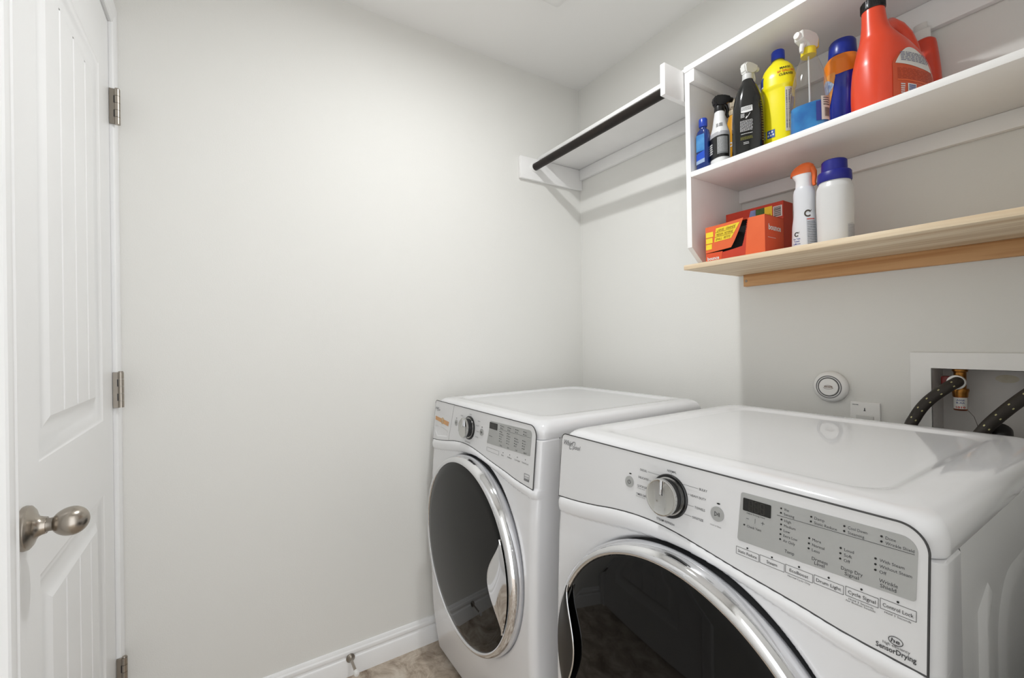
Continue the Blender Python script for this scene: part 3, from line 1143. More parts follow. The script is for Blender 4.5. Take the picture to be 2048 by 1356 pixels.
obj('cleat', MB().box((XP + 0.016, -0.019, 1.649), (RX - 0.002, -0.001, 1.691), 0.002), SHELF, S)

# ================================================================ PINE SHELF
Pn = thing('pine_shelf', 'unpainted pine shelf under the white shelving, with orange boxes on it', 'shelf', (0.812, 0, 1.363))
obj('shelf_board', MB().box((0.8119, -0.3037, 1.4027), (RX - 0.002, -0.001, 1.4175), 0.001), PINE, Pn)
cl = obj('cleat', MB().box((0.838, -0.019, 1.3634), (RX - 0.002, -0.001, 1.4027), 0.001), PINE2, Pn)
obj('screw', MB().lathe([(0.0, 0.0), (0.0042, 0.0), (0.0036, 0.0008), (0.0, 0.0004)], 14, ry(0.8475, -0.019, 1.3815)), NICKELD, cl)

# ================================================================ HANGING SHELF WITH ROD
Hn = thing('closet_shelf', 'white shelf with dark hanging rod in the corner, left of the shelving', 'shelf', (0.4, 0, 1.934))
obj('shelf_board', MB().box((0.002, -0.2640, 2.0345), (0.8070, -0.001, 2.0490), 0.001), SHELF, Hn)
obj('cleat', MB().box((0.001, -0.370, 1.934), (0.018, -0.001, 2.0340), 0.002), SHELF, Hn)
obj('cleat', MB().box((0.7905, -0.374, 1.934), (0.8080, -0.001, 2.0300), 0.002), SHELF, Hn)
obj('cleat', MB().box((0.018, -0.019, 1.982), (0.7905, -0.001, 2.0340), 0.002), SHELF, Hn)
RY, RZ = -0.2924, 1.9925
obj('hanging_rod', MB().tube([(0.019 + (0.7895 - 0.019) * k / 8, RY, RZ) for k in range(9)], 0.0165, 28), ROD, Hn, 60, label='dark brown hanging rod')
for xs, s in ((0.018, 1), (0.7905, -1)):
    T = Matrix.Translation((xs, RY, RZ)) @ Matrix.Rotation(s * math.pi / 2, 4, 'Y')
    obj('rod_socket', MB().lathe([(0.0175, 0.0), (0.0225, 0.0), (0.0225, 0.006), (0.0205, 0.008), (0.0175, 0.008)], 28, T), PLAST, Hn, 40)

# ================================================================ BOTTLES


class Loft:
    """stack of superellipse sections: (z, cx, cy, a, b, n)"""

    def __init__(self, secs):
        self.s = secs

    def at(self, z):
        s = self.s
        if z <= s[0][0]:
            return s[0][1:]
        for i in range(len(s) - 1):
            if z <= s[i + 1][0]:
                h = s[i + 1][0] - s[i][0]
                t = (z - s[i][0]) / h
                out = []
                for k in range(1, 6):
                    d1 = (s[i + 1][k] - s[i][k]) / h
                    d0 = (s[i][k] - s[i - 1][k]) / (s[i][0] - s[i - 1][0]) if i > 0 else d1
                    d2 = (s[i + 2][k] - s[i + 1][k]) / (s[i + 2][0] - s[i + 1][0]) if i + 2 < len(s) else d1
                    m1 = 0 if d0 * d1 <= 0 else 2 * d0 * d1 / (d0 + d1)
                    m2 = 0 if d1 * d2 <= 0 else 2 * d1 * d2 / (d1 + d2)
                    out.append((2 * t ** 3 - 3 * t * t + 1) * s[i][k] + (t ** 3 - 2 * t * t + t) * h * m1 + (-2 * t ** 3 + 3 * t * t) * s[i + 1][k] + (t ** 3 - t * t) * h * m2)
                return out
        return s[-1][1:]

    def pt(self, th, z, off=0.0):
        cx_, cy_, a, b, n = self.at(z)
        c, s = math.cos(th), math.sin(th)
        k = (abs(c) ** n + abs(s) ** n) ** (-1 / n)
        return Vector((cx_ + (a + off) * k * c, cy_ + (b + off) * k * s, z))

    def mesh(self, nt=40, nz=40, z0=None, z1=None, off=0.0, cap=True):
        z0 = self.s[0][0] if z0 is None else z0
        z1 = self.s[-1][0] if z1 is None else z1
        zs = sorted(set([z0 + (z1 - z0) * k / nz for k in range(nz + 1)] + [s[0] for s in self.s if z0 < s[0] < z1]))
        return MB().rings([[self.pt(2 * math.pi * k / nt, z, off) for k in range(nt)] for z in zs], cap, cap)

    def patch(self, t0, t1, zf0, zf1, off=0.0006, nu=16, nv=12):
        """label hugging the body; angles in degrees, zf numbers or functions of u in 0..1"""
        f0 = zf0 if callable(zf0) else (lambda u: zf0)
        f1 = zf1 if callable(zf1) else (lambda u: zf1)
        return MB().grid(nu, nv, lambda u, v: self.pt(math.radians(t0 + (t1 - t0) * u), f0(u) + (f1(u) - f0(u)) * v, off))

    def text(self, mb, body, tc, z, caph, rad, width=None, off=0.001, bold=0.0, shear=0.0):
        def fn(a, b):
            return self.pt(math.radians(tc) + a / rad, b, off)
        if width:
            add_text(mb, body, fn, caph, xl=-width / 2, xr=width / 2, y=z, bold=bold, shear=shear)
        else:
            add_text(mb, body, fn, caph, xc=0.0, y=z, bold=bold, shear=shear)


ZM, ZP = 1.7078, 1.4176
ZERO = dict(world=False)


def sub(name, mb, m, par, smooth=50, label=None):
    return obj(name, mb, m, par, smooth, False, label)


# text label filler: rows of small dark print
def print_rows(loft, t0, t1, z0, z1, rows, h, off=0.0010, seed=1):
    rnd = random.Random(seed)
    mb = MB()
    for k in range(rows):
        z = z1 - (z1 - z0) * (k + 0.5) / rows
        t = t0
        while t < t1 - 2:
            w = rnd.uniform(3, 9) * (t1 - t0) / 60
            e = min(t + w, t1)
            p = [loft.pt(math.radians(q), zz, off) for q, zz in ((t, z), (e, z), (e, z + h), (t, z + h))]
            mb.add(p, [(0, 1, 2, 3)])
            t = e + (t1 - t0) * 0.03
    return mb


def barcode(loft, t0, t1, z0, z1, off=0.0012, seed=1, horiz=False):
    rnd = random.Random(seed)
    mb = MB()
    if horiz:
        z = z0
        while z < z1:
            w = rnd.choice((0.0006, 0.0010, 0.0016))
            mb.add([loft.pt(math.radians(q), zz, off) for q, zz in ((t0, z), (t1, z), (t1, z + w), (t0, z + w))], [(0, 1, 2, 3)])
            z += w + rnd.choice((0.0007, 0.0012))
    else:
        t = t0
        while t < t1:
            w = rnd.choice((0.6, 1.0, 1.6)) * (t1 - t0) / 30
            mb.add([loft.pt(math.radians(q), zz, off) for q, zz in ((t, z0), (t + w, z0), (t + w, z1), (t, z1))], [(0, 1, 2, 3)])
            t += w + rnd.choice((0.7, 1.2)) * (t1 - t0) / 30
    return mb


WHITEP = mat('label_white', (232, 232, 228), 0.45)
INKB = mat('ink_blue', (44, 62, 150), 0.5)
INKW = mat('ink_white', (225, 225, 225), 0.5)
INKR = mat('ink_red', (200, 60, 40), 0.5)

# 1 small blue bottle
b = thing('dish_soap_bottle', 'small blue bottle, first on the middle shelf beside the side panel', 'bottle', (0.8520, -0.252, ZM), math.radians(5))
b.scale = (1, 1, 0.95)
L = Loft([(0, 0, 0, 0.017, 0.011, 3), (0.003, 0, 0, 0.020, 0.0135, 3.2), (0.11, 0, 0, 0.020, 0.0135, 3.2), (0.128, 0, 0, 0.0175, 0.0125, 2.6), (0.137, 0, 0, 0.010, 0.010, 2), (0.146, 0, 0, 0.010, 0.010, 2)])
sub('bottle_body', L.mesh(32, 24), mat('navy_gel', (16, 44, 112), 0.12, coat=0.4), b)
sub('label', L.patch(-150, -62, 0.062, 0.116), mat('label_sky', (44, 110, 180), 0.25, vary=(25, (90, 155, 205))), b)
sub('label', L.patch(-150, -62, 0.026, lambda u: 0.052 + 0.010 * u), mat('label_royal', (30, 78, 190), 0.3), b)
sub('label', L.patch(-150, -62, lambda u: 0.020 + 0.004 * u, lambda u: 0.031 + 0.006 * u, 0.0010), mat('label_silver', (150, 172, 205), 0.3), b)
sub('bottle_cap', MB().lathe([(0.0, 0.142), (0.0115, 0.142), (0.0125, 0.146), (0.0125, 0.166), (0.011, 0.169), (0.0, 0.169)], 28), mat('cap_blue', (28, 62, 168), 0.3), b)


def trigger_head(par, z, mhead, mcollar, mlever, s=1.0, rot=0.0, poly=False):
    """collar, body, nozzle and lever of a sprayer; nozzle towards local +x after rot"""
    R = Matrix.Rotation(rot, 4, 'Z') @ Matrix.Translation((0, 0, z)) @ Matrix.Scale(s, 4)
    col = MB().lathe([(0.0, 0), (0.0145, 0), (0.0148, 0.002), (0.0142, 0.016), (0.011, 0.018), (0.0, 0.018)], 28, R)
    sub('spray_collar', col, mcollar, par, 40)
    prof = [(-0.016, 0.020), (-0.010, 0.016), (0.010, 0.016), (0.013, 0.026), (0.030, 0.030), (0.032, 0.047), (0.010, 0.052), (-0.012, 0.050), (-0.020, 0.040)]
    Tx = R @ Matrix(((1, 0, 0, 0), (0, 0, -1, 0), (0, 1, 0, 0), (0, 0, 0, 1)))
    bm = bmesh.new()
    vs = [bm.verts.new((x, yy, zz)) for zz in (-0.0105, 0.0105) for x, yy in prof]
    n = len(prof)
    bm.faces.new(list(reversed(vs[:n])))
    bm.faces.new(vs[n:])
    for i in range(n):
        j = (i + 1) % n
        bm.faces.new((vs[i], vs[j], vs[n + j], vs[n + i]))
    bmesh.ops.bevel(bm, geom=bm.edges[:], offset=0.0015 if poly else 0.0035, segments=1 if poly else 3, affect='EDGES')
    bm.verts.index_update()
    mb = MB().add([v.co.copy() for v in bm.verts], [tuple(v.index for v in f.verts) for f in bm.faces], Tx)
    bm.free()
    h = sub('spray_head', mb, mhead, par, 40 if not poly else 15)
    sub('nozzle', MB().lathe([(0.0, 0), (0.0075, 0), (0.0078, 0.003), (0.0068, 0.008), (0.0, 0.008)], 16, R @ Matrix.Translation((0.029 if poly else 0.031, 0, 0.0385)) @ Matrix.Rotation(math.pi / 2, 4, 'Y')), mhead if poly else mlever, h, 40)
    lev = [(0.010, 0, 0.028), (0.020, 0, 0.020), (0.024, 0, 0.008), (0.022, 0, -0.006), (0.026, 0, -0.016)]
    if poly:
        lev = [(0.010, 0, 0.028), (0.018, 0, 0.022), (0.021, 0, 0.014), (0.021, 0, 0.008), (0.022, 0, 0.004)]
        sub('head_back', MB().box((-0.0235, -0.0085, 0.020), (-0.0150, 0.0085, 0.042), 0.002, 1, R), mlever, h, 30)
    sub('trigger', MB().tube(lev, [0.006, 0.0058, 0.005, 0.0045, 0.004], 10, R), mhead if poly else mlever, h, 60)


# 2 black and white sprayer
b = thing('spray_bottle', 'black and white spray bottle with black trigger, second on the middle shelf', 'bottle', (0.8980, -0.238, ZM), math.radians(-20))
b.scale = (1, 1, 0.97)
L = Loft([(0, 0, 0, 0.026, 0.020, 2.6), (0.004, 0, 0, 0.029, 0.0225, 2.6), (0.095, 0, 0, 0.029, 0.0225, 2.6), (0.125, 0, 0, 0.0215, 0.0185, 2.3), (0.150, 0, 0, 0.0175, 0.016, 2.1), (0.172, 0, 0, 0.0135, 0.0135, 2)])
sub('bottle_body', L.mesh(36, 30), mat('shell_white', (222, 222, 222), 0.25), b)
sub('label', L.patch(-200, 20, 0.022, 0.089), mat('label_black', (24, 24, 25), 0.3), b)
sub('label', L.patch(-200, 20, 0.089, 0.101, 0.0006), mat('label_pale', (172, 172, 176), 0.3), b)
sub('label', L.patch(-62, 8, 0.032, 0.084, 0.0010), mat('label_grey', (120, 122, 124), 0.4), b)
sub('label_print', print_rows(L, -60, 5, 0.036, 0.081, 11, 0.0016, 0.0014, 3), mat('ink_pale', (185, 186, 186), 0.5), b, 0)
m = print_rows(L, -128, -96, 0.036, 0.070, 5, 0.0040, 0.0012, 31)
sub('label_print', m, INKW, b, 0)
m = print_rows(L, -70, -20, 0.116, 0.128, 3, 0.0022, 0.0008, 4)
sub('label_print', m, INK, b, 0)
trigger_head(b, 0.170, BLK, BLK, BLK, 1.02, math.radians(78))

# 3 amber bottle at the back
b = thing('amber_bottle', 'amber yellow bottle half hidden behind the black sprayers', 'bottle', (0.8820, -0.135, ZM), 0)
L = Loft([(0, 0, 0, 0.024, 0.018, 2.6), (0.004, 0, 0, 0.027, 0.021, 2.6), (0.13, 0, 0, 0.027, 0.021, 2.6), (0.165, 0, 0, 0.020, 0.017, 2.3), (0.19, 0, 0, 0.013, 0.013, 2)])
sub('bottle_body', L.mesh(32, 24), mat('amber_plastic', (226, 160, 34), 0.25), b)
m = MB()
L.text(m, 'ol', -80, 0.085, 0.020, 0.027, 0.020, 0.001, bold=0.02)
sub('label_print', m, INKW, b, 0)
trigger_head(b, 0.188, mat('beige_head', (205, 192, 170), 0.4), mat('beige_collar', (190, 172, 140), 0.4), mat('amber_lever', (150, 110, 60), 0.4), 1.0, math.radians(120))

# 4 tall black sprayer with white head
b = thing('spray_bottle', 'tall glossy black spray bottle with white trigger and white print', 'bottle', (0.9840, -0.236, ZM), math.radians(24))
b.scale = (0.97, 0.97, 0.985)
L = Loft([(0, 0, 0, 0.040, 0.023, 2.3), (0.004, 0, 0, 0.0435, 0.026, 2.4), (0.06, 0, 0, 0.0435, 0.026, 2.4), (0.115, 0, 0, 0.0425, 0.026, 2.3), (0.16, 0, 0, 0.0375, 0.024, 2.2), (0.195, 0, 0, 0.0275, 0.020, 2.1), (0.218, 0, 0, 0.0155, 0.0145, 2), (0.226, 0, 0, 0.0135, 0.0135, 2)])
sub('bottle_body', L.mesh(44, 44), mat('gloss_black', (20, 21, 21), 0.10, coat=0.4), b)
m = L.patch(-112, -72, lambda u: 0.122 - 0.002 * math.sin(math.pi * u), 0.138, 0.0008)
sub('speech_bubble', m, INKW, b)
m = print_rows(L, -110, -74, 0.125, 0.136, 3, 0.0016, 0.0012, 6)
sub('label_print', m, INK, b, 0)
m = print_rows(L, -115, -72, 0.066, 0.098, 9, 0.0013, 0.0008, 7)
for seed, (t0, t1, z0, z1, r) in enumerate(((-113, -98, 0.106, 0.118, 4), (-112, -74, 0.056, 0.062, 1), (-104, -86, 0.028, 0.036, 2))):
    q = print_rows(L, t0, t1, z0, z1, r, 0.0014, 0.0008, 20 + seed)
    m.add(q.v, q.f)
m.add([L.pt(math.radians(a), z, 0.0009) for a, z in ((-90, 0.107), (-88.5, 0.1065), (-80, 0.1165), (-81, 0.1175))], [(0, 1, 2, 3)])
m.add([L.pt(math.radians(a), z, 0.0009) for a, z in ((-97, 0.1035), (-93, 0.1025), (-89, 0.107), (-92, 0.1095))], [(0, 1, 2, 3)])
sub('label_print', m, INKW, b, 0)
m = print_rows(L, -114, -73, 0.042, 0.051, 3, 0.0014, 0.0008, 9)
q = print_rows(L, -40, -28, 0.03, 0.15, 16, 0.003, 0.0008, 10)
m.add(q.v, q.f)
sub('label_print', m, mat('ink_olive', (120, 118, 40), 0.5), b, 0)
trigger_head(b, 0.222, mat('frost_head', (226, 226, 222), 0.3), mat('frost_collar', (205, 206, 204), 0.3), PLASTG, 1.0, math.radians(52))

# 5 yellow bottle
b = thing('cleaner_bottle', 'bright yellow bottle with blue cap and black and red print', 'bottle', (1.0385, -0.176, ZM), math.radians(8))
b.scale = (1.01, 1.0, 1.012)
L = Loft([(0, 0, 0, 0.035, 0.026, 2.8), (0.004, 0, 0, 0.038, 0.029, 2.8), (0.150, 0, 0, 0.038, 0.029, 2.8), (0.172, 0, 0, 0.0385, 0.0295, 2.8), (0.182, 0, 0, 0.0425, 0.033, 2.6), (0.205, 0, 0, 0.0425, 0.033, 2.5), (0.232, 0, 0, 0.037, 0.029, 2.3), (0.248, 0, 0, 0.026, 0.022, 2.1), (0.256, 0, 0, 0.0165, 0.0165, 2), (0.264, 0, 0, 0.0150, 0.0150, 2)])
sub('bottle_body', L.mesh(44, 60), mat('yellow_plastic', (248, 234, 22), 0.22, coat=0.2), b)
m = MB()
L.text(m, 'MAKES', -52, 0.2210, 0.0062, 0.040, 0.026, 0.001, 0.02)
L.text(m, 'CLEANER', -50, 0.2020, 0.0062, 0.040, 0.034, 0.001, 0.02)
sub('label_print', m, mat('ink_black', (24, 24, 24), 0.5), b, 0)
m = MB()
L.text(m, '64 GALLONS', -49, 0.2115, 0.0068, 0.040, 0.042, 0.001, 0.02)
sub('label_print', m, mat('ink_orange', (216, 92, 30), 0.5), b, 0)
m = L.patch(-160, -130, 0.192, 0.218, 0.0008)
sub('label', m, mat('label_navy', (30, 60, 150), 0.35), b)
sub('label', L.patch(-161, -129, 0.188, 0.192, 0.0010), INKW, b)
sub('label', L.patch(-55, -24, 0.050, 0.170, 0.0006), mat('label_paper', (214, 212, 200), 0.45), b)
sub('barcode', barcode(L, -52, -38, 0.058, 0.160, 0.0010, 5, True), mat('ink_navy', (40, 56, 110), 0.5), b, 0)
sub('label_print', print_rows(L, -36, -26, 0.055, 0.165, 24, 0.0020, 0.0010, 12), INK, b, 0)
e = sub('emblem', L.patch(-121, -92, 0.042, 0.064, 0.0008, 8, 4), mat('emblem_blue', (50, 88, 170), 0.4), b)
m = MB()
for k, (t, z) in enumerate(((-116, 0.049), (-107, 0.049), (-98, 0.050), (-112, 0.057), (-102, 0.058))):
    n = 10
    m.add([L.pt(math.radians(t + 3.4 * math.cos(2 * math.pi * q / n)), z + 0.0030 * math.sin(2 * math.pi * q / n), 0.0013) for q in range(n)], [tuple(range(n))])
sub('emblem_dots', m, INKW, e, 0)
sub('bottle_cap', MB().lathe([(0.0, 0.262), (0.0160, 0.262), (0.0168, 0.266), (0.0165, 0.285), (0.0150, 0.288), (0.0, 0.288)], 36), mat('cap_cobalt', (30, 62, 190), 0.28), b)
sub('cap_ring', MB().lathe([(0.0, 0.2585), (0.0160, 0.2585), (0.0160, 0.2625), (0.0, 0.2625)], 36), mat('ring_grey', (70, 80, 90), 0.4), b)

# white bottle glimpsed behind the yellow one
b = thing('white_bottle', 'pale bottle mostly hidden behind the black sprayer and yellow bottle', 'bottle', (1.0050, -0.085, ZM), 0)
L = Loft([(0, 0, 0, 0.030, 0.024, 2.4), (0.004, 0, 0, 0.033, 0.027, 2.4), (0.15, 0, 0, 0.033, 0.027, 2.4), (0.19, 0, 0, 0.025, 0.021, 2.2), (0.215, 0, 0, 0.014, 0.014, 2)])
sub('bottle_body', L.mesh(32, 24), mat('shell_bone', (220, 216, 208), 0.3), b)
sub('bottle_cap', MB().lathe([(0.0, 0.212), (0.0155, 0.212), (0.0150, 0.235), (0.0, 0.236)], 24), PLASTG, b)

# 6 glass cleaner
b = thing('window_spray_bottle', 'clear spray bottle a third full of blue liquid, yellow collar', 'bottle', (1.1450, -0.243, ZM), math.radians(8))
b.scale = (0.95, 0.95, 0.925)
L = Loft([(0, 0, 0, 0.041, 0.028, 2.8), (0.004, 0, 0, 0.045, 0.031, 2.8), (0.070, 0, 0, 0.0445, 0.031, 2.7), (0.110, 0, 0, 0.0425, 0.030, 2.5), (0.150, 0, 0, 0.0365, 0.027, 2.3), (0.185, 0, 0, 0.0275, 0.0225, 2.1), (0.205, 0, 0, 0.0205, 0.0190, 2), (0.220, 0, 0, 0.0155, 0.0155, 2)])
sub('bottle_body', L.mesh(44, 40), thin_clear('clear_plastic', (0.93, 0.94, 0.94)), b)
li = mat('blue_liquid', (22, 104, 178), 0.12, vary=(28, (52, 148, 212)))
sub('liquid', L.mesh(40, 12, 0.003, 0.074, -0.0022), li, b)
sub('dip_tube', MB().tube([(0, 0, 0.01), (0.001, 0, 0.1), (0, 0, 0.22)], 0.0022, 8), mat('tube_pale', (222, 224, 224), 0.3), b)
sub('label', L.patch(-48, -10, lambda u: 0.018, lambda u: 0.082 - 0.004 * u, 0.0010), mat('label_sheet', (206, 200, 192), 0.45), b)
sub('barcode', barcode(L, -38, -14, 0.026, 0.050, 0.0016, 8), INK, b, 0)
sub('label_print', print_rows(L, -42, -14, 0.054, 0.078, 4, 0.0025, 0.0016, 13), INK, b, 0)
sub('label', L.patch(-62, -48, 0.018, 0.070, 0.0008), mat('label_indigo', (40, 50, 130), 0.35), b)
sub('label', L.patch(-205, -150, 0.074, 0.125, 0.0006), mat('label_back', (196, 192, 184), 0.5, vary=(60, (150, 146, 140))), b)
trigger_head(b, 0.214, mat('head_white', (232, 230, 226), 0.3), mat('collar_yellow', (238, 214, 50), 0.3), mat('lever_yellow', (236, 206, 60), 0.3), 1.22, math.radians(250), poly=True)

# 7 orange and blue bottle
b = thing('scent_bead_bottle', 'blue and orange bottle with dark blue cap left of the red jug', 'bottle', (1.1790, -0.135, ZM), math.radians(20))
b.scale = (0.97, 0.97, 0.98)
L = Loft([(0, 0, 0, 0.032, 0.028, 2.3), (0.004, 0, 0, 0.035, 0.031, 2.3), (0.12, 0, 0, 0.037, 0.032, 2.2), (0.165, 0, 0, 0.041, 0.036, 2.2), (0.196, 0, 0, 0.041, 0.036, 2.1), (0.212, 0, 0, 0.034, 0.031, 2), (0.216, 0, 0, 0.030, 0.030, 2)])
sub('bottle_body', L.mesh(44, 44), mat('royal_shell', (10, 42, 165), 0.18, coat=0.3), b)
sub('shoulder_band', L.patch(-200, 20, lambda u: 0.160 + 0.02 * abs(u - 0.45), 0.2135, 0.0008, 32, 12), mat('band_orange', (236, 132, 36), 0.3), b)
sub('label', L.patch(-190, -112, lambda u: 0.012 + 0.145 * u ** 1.6, 0.168, 0.0012, 24, 14), mat('label_orange', (226, 140, 60), 0.35, vary=(50, (236, 170, 90))), b)
sub('label_burst', L.patch(-172, -118, lambda u: 0.118 + 0.004 * u + 0.014 * (2 * u - 1) ** 2, lambda u: 0.158 - 0.006 * u - 0.014 * (2 * u - 1) ** 2, 0.0018, 16, 6), mat('burst_pale', (190, 205, 225), 0.4, vary=(120, (90, 120, 180))), b)
sub('bottle_cap', MB().lathe([(0.0, 0.214), (0.0315, 0.214), (0.0325, 0.217), (0.0300, 0.252), (0.027, 0.257), (0.0, 0.259)], 44), mat('cap_royal', (20, 44, 150), 0.3), b)

# 8 detergent jug
b = thing('detergent_jug', 'big orange-red detergent jug with black screw cap and barcode label', 'jug', (1.2900, -0.170, ZM), math.radians(-14))
b.scale = (1.03, 1.02, 0.895)
JR = mat('jug_red', (230, 72, 38), 0.30, coat=0.15, vary=(5, (226, 68, 36)))
L = Loft([(0, 0, 0, 0.047, 0.090, 2.6), (0.004, 0, 0, 0.052, 0.096, 2.7), (0.06, 0, 0, 0.0535, 0.098, 2.6), (0.11, 0, -0.003, 0.052, 0.094, 2.4), (0.145, 0, -0.012, 0.048, 0.080, 2.2), (0.172, 0, -0.028, 0.042, 0.058, 2.1), (0.192, 0, -0.042, 0.034, 0.039, 2), (0.210, 0, -0.052, 0.0270, 0.0285, 2), (0.235, 0, -0.057, 0.0225, 0.0235, 2), (0.268, 0, -0.060, 0.0205, 0.0205, 2)])
body = sub('jug_body', L.mesh(56, 60), JR, b)
hp = [(0, -0.034, 0.220), (0, -0.008, 0.238), (0, 0.018, 0.236), (0, 0.044, 0.222), (0, 0.064, 0.195), (0, 0.076, 0.160), (0, 0.080, 0.110)]
sub('jug_handle', MB().tube(hp, [0.018, 0.0175, 0.017, 0.017, 0.017, 0.018, 0.019], 18), JR, b, 60)
cap = MB().lathe([(0.0, 0.262), (0.0235, 0.262), (0.0242, 0.264), (0.0242, 0.284), (0.0225, 0.287), (0.0, 0.287)], 40, Matrix.Translation((0, -0.060, 0)) @ Matrix.Diagonal((0.92, 0.92, 1, 1)))
cp_ = sub('screw_cap', cap, BLK, b, 30, label='black ribbed screw cap')
m = MB()
for k in range(36):
    a = 2 * math.pi * k / 36
    m.box((0.0238, -0.0009, 0.265), (0.0250, 0.0009, 0.283), 0, 1, Matrix.Translation((0, -0.060, 0)) @ Matrix.Diagonal((0.92, 0.92, 1, 1)) @ Matrix.Rotation(a, 4, 'Z'))
sub('cap_ribs', m, BLK, cp_, 0)
arch = lambda u: 0.045 + 0.098 * math.sqrt(max(0.0, 1 - ((u - 0.47) / 0.56) ** 2))
sub('label', L.patch(-42, 33, 0.012, arch, 0.0008, 26, 14), mat('label_rust', (206, 84, 48), 0.4), b)
wl = sub('label', L.patch(-38, 28, lambda u: 0.098 - 0.010 * u, arch, 0.0014, 26, 8), mat('label_cream', (224, 222, 216), 0.45), b)
m = print_rows(L, -30, 20, 0.103, 0.128, 6, 0.0018, 0.0022, 15)
sub('label_print', m, mat('ink_slate', (110, 112, 140), 0.5), b, 0)
sub('label_print', print_rows(L, -36, 26, 0.058, 0.086, 8, 0.0012, 0.0014, 16), mat('ink_rust', (170, 60, 36), 0.5), b, 0)
sub('label', L.patch(-36, 30, lambda u: 0.054, lambda u: 0.0565, 0.0014), mat('band_bright', (232, 104, 52), 0.4), b)
bl = sub('barcode_label', L.patch(-22, -8, 0.018, 0.048, 0.0014, 6, 4), WHITEP, b)
sub('barcode', barcode(L, -20.5, -9.5, 0.020, 0.046, 0.0020, 17, True), INKB, bl, 0)
m = print_rows(L, -32, -25, 0.020, 0.046, 5, 0.0030, 0.0016, 33)
sub('label_print', m, INKW, b, 0)

# 9 second orange container behind the jug
b = thing('detergent_pouch', 'orange container with pale cap behind the big orange-red jug', 'jug', (1.3150, -0.036, ZM), math.radians(-8))
b.scale = (1.0, 0.50, 1.14)
L = Loft([(0, 0, 0, 0.030, 0.044, 2.6), (0.004, 0, 0, 0.034, 0.048, 2.6), (0.10, 0, 0, 0.031, 0.045, 2.5), (0.165, 0, 0, 0.0245, 0.038, 2.4), (0.182, 0, 0, 0.0215, 0.034, 2.4), (0.186, 0, 0, 0.0170, 0.030, 2.4)])
sub('jug_body', L.mesh(40, 30), mat('pouch_red', (214, 66, 40), 0.3), b)
sub('pour_cap', MB().lathe([(0.0, 0.184), (0.0205, 0.184), (0.0200, 0.208), (0.0145, 0.212), (0.0135, 0.224), (0.0, 0.226)], 28, Matrix.Translation((-0.006, -0.004, 0))), mat('cap_frost', (226, 224, 220), 0.35), b)
sub('dark_opening', MB().lathe([(0.0, 0), (0.0085, 0), (0.0088, 0.002), (0.0, 0.003)], 24, Matrix.Translation((-0.024, -0.024, 0.206)) @ Matrix.Rotation(math.radians(80), 4, 'X') @ Matrix.Rotation(math.radians(25), 4, 'Y')), mat('opening_maroon', (150, 52, 40), 0.4), b)  # flat maroon disc stands in for a dark opening behind the jug

# 10 white sprayer with orange trigger
b = thing('stain_spray_bottle', 'slim white spray bottle with orange trigger on the pine shelf', 'bottle', (1.1120, -0.205, ZP), math.radians(0))
L = Loft([(0, 0, 0, 0.027, 0.021, 2.4), (0.004, 0, 0, 0.0295, 0.0235, 2.4), (0.060, 0, 0, 0.0285, 0.023, 2.3), (0.105, 0, 0, 0.0245, 0.021, 2.2), (0.150, 0, 0, 0.0250, 0.021, 2.2), (0.164, 0, 0, 0.0225, 0.0195, 2.1), (0.169, 0, 0, 0.0195, 0.018, 2)])
sub('bottle_body', L.mesh(40, 36), mat('shell_bright', (220, 222, 227), 0.28), b)
neckL = Loft([(0.167, 0, 0, 0.0195, 0.018, 2.2), (0.185, 0, 0, 0.0185, 0.0165, 2.2), (0.200, -0.003, 0, 0.023, 0.0165, 2.3), (0.208, -0.004, 0, 0.026, 0.0165, 2.4)])
sub('spray_neck', neckL.mesh(32, 14), mat('neck_white', (230, 230, 232), 0.28), b)
OR = mat('trigger_orange', (238, 110, 46), 0.35)
hd = Loft([(0.203, -0.004, 0, 0.0275, 0.017, 2.4), (0.212, -0.003, 0, 0.0275, 0.0175, 2.3), (0.224, 0.001, 0, 0.0225, 0.0155, 2.2), (0.231, 0.004, 0, 0.012, 0.010, 2)])
h = sub('spray_head', hd.mesh(32, 14), OR, b)
sub('trigger', MB().tube([(0.020, -0.002, 0.214), (0.026, -0.002, 0.203), (0.0265, -0.002, 0.190), (0.0250, -0.002, 0.176), (0.0262, -0.002, 0.168)], [0.008, 0.0065, 0.0055, 0.0045, 0.004], 12), OR, h, 60)
m = MB()
L.text(m, 'For Tubs', -108, 0.030, 0.0040, 0.027, 0.016, 0.0008, 0.01)
L.text(m, 'Toilets', -108, 0.0235, 0.0040, 0.027, 0.013, 0.0008, 0.01)
L.text(m, '& Mirrors', -108, 0.017, 0.0040, 0.027, 0.016, 0.0008, 0.01)
sub('label_print', m, INKB, b, 0)
sub('label', L.patch(-62, -8, 0.010, 0.082, 0.0006), mat('label_smoke', (188, 192, 200), 0.4), b)
sub('label_print', print_rows(L, -58, -14, 0.012, 0.074, 14, 0.0016, 0.0010, 18), INK, b, 0)
sub('label_print', print_rows(L, -58, -16, 0.0755, 0.081, 1, 0.0030, 0.0010, 19), INKR, b, 0)


def swirl(loft, tc, zc, r, off):
    mb = MB()
    n = 22
    for k in range(n):
        a0, a1 = math.radians(30 + 290 * k / n), math.radians(30 + 290 * (k + 1) / n)
        q = []
        for a, rr in ((a0, r), (a1, r), (a1, r * 0.62), (a0, r * 0.62)):
            q.append(loft.pt(math.radians(tc) + rr * math.cos(a) / 0.026, zc + rr * 1.1 * math.sin(a), off))
        mb.add(q, [(0, 1, 2, 3)])
    for (a, b_, c_, d_) in (((0.2, 0.1), (0.5, 0.4), (1.2, 1.3), (0.9, 0.6)),):
        mb.add([loft.pt(math.radians(tc) + x * r / 0.026, zc + z * r, off) for x, z in (a, b_, c_, d_)], [(0, 1, 2, 3)])
    return mb


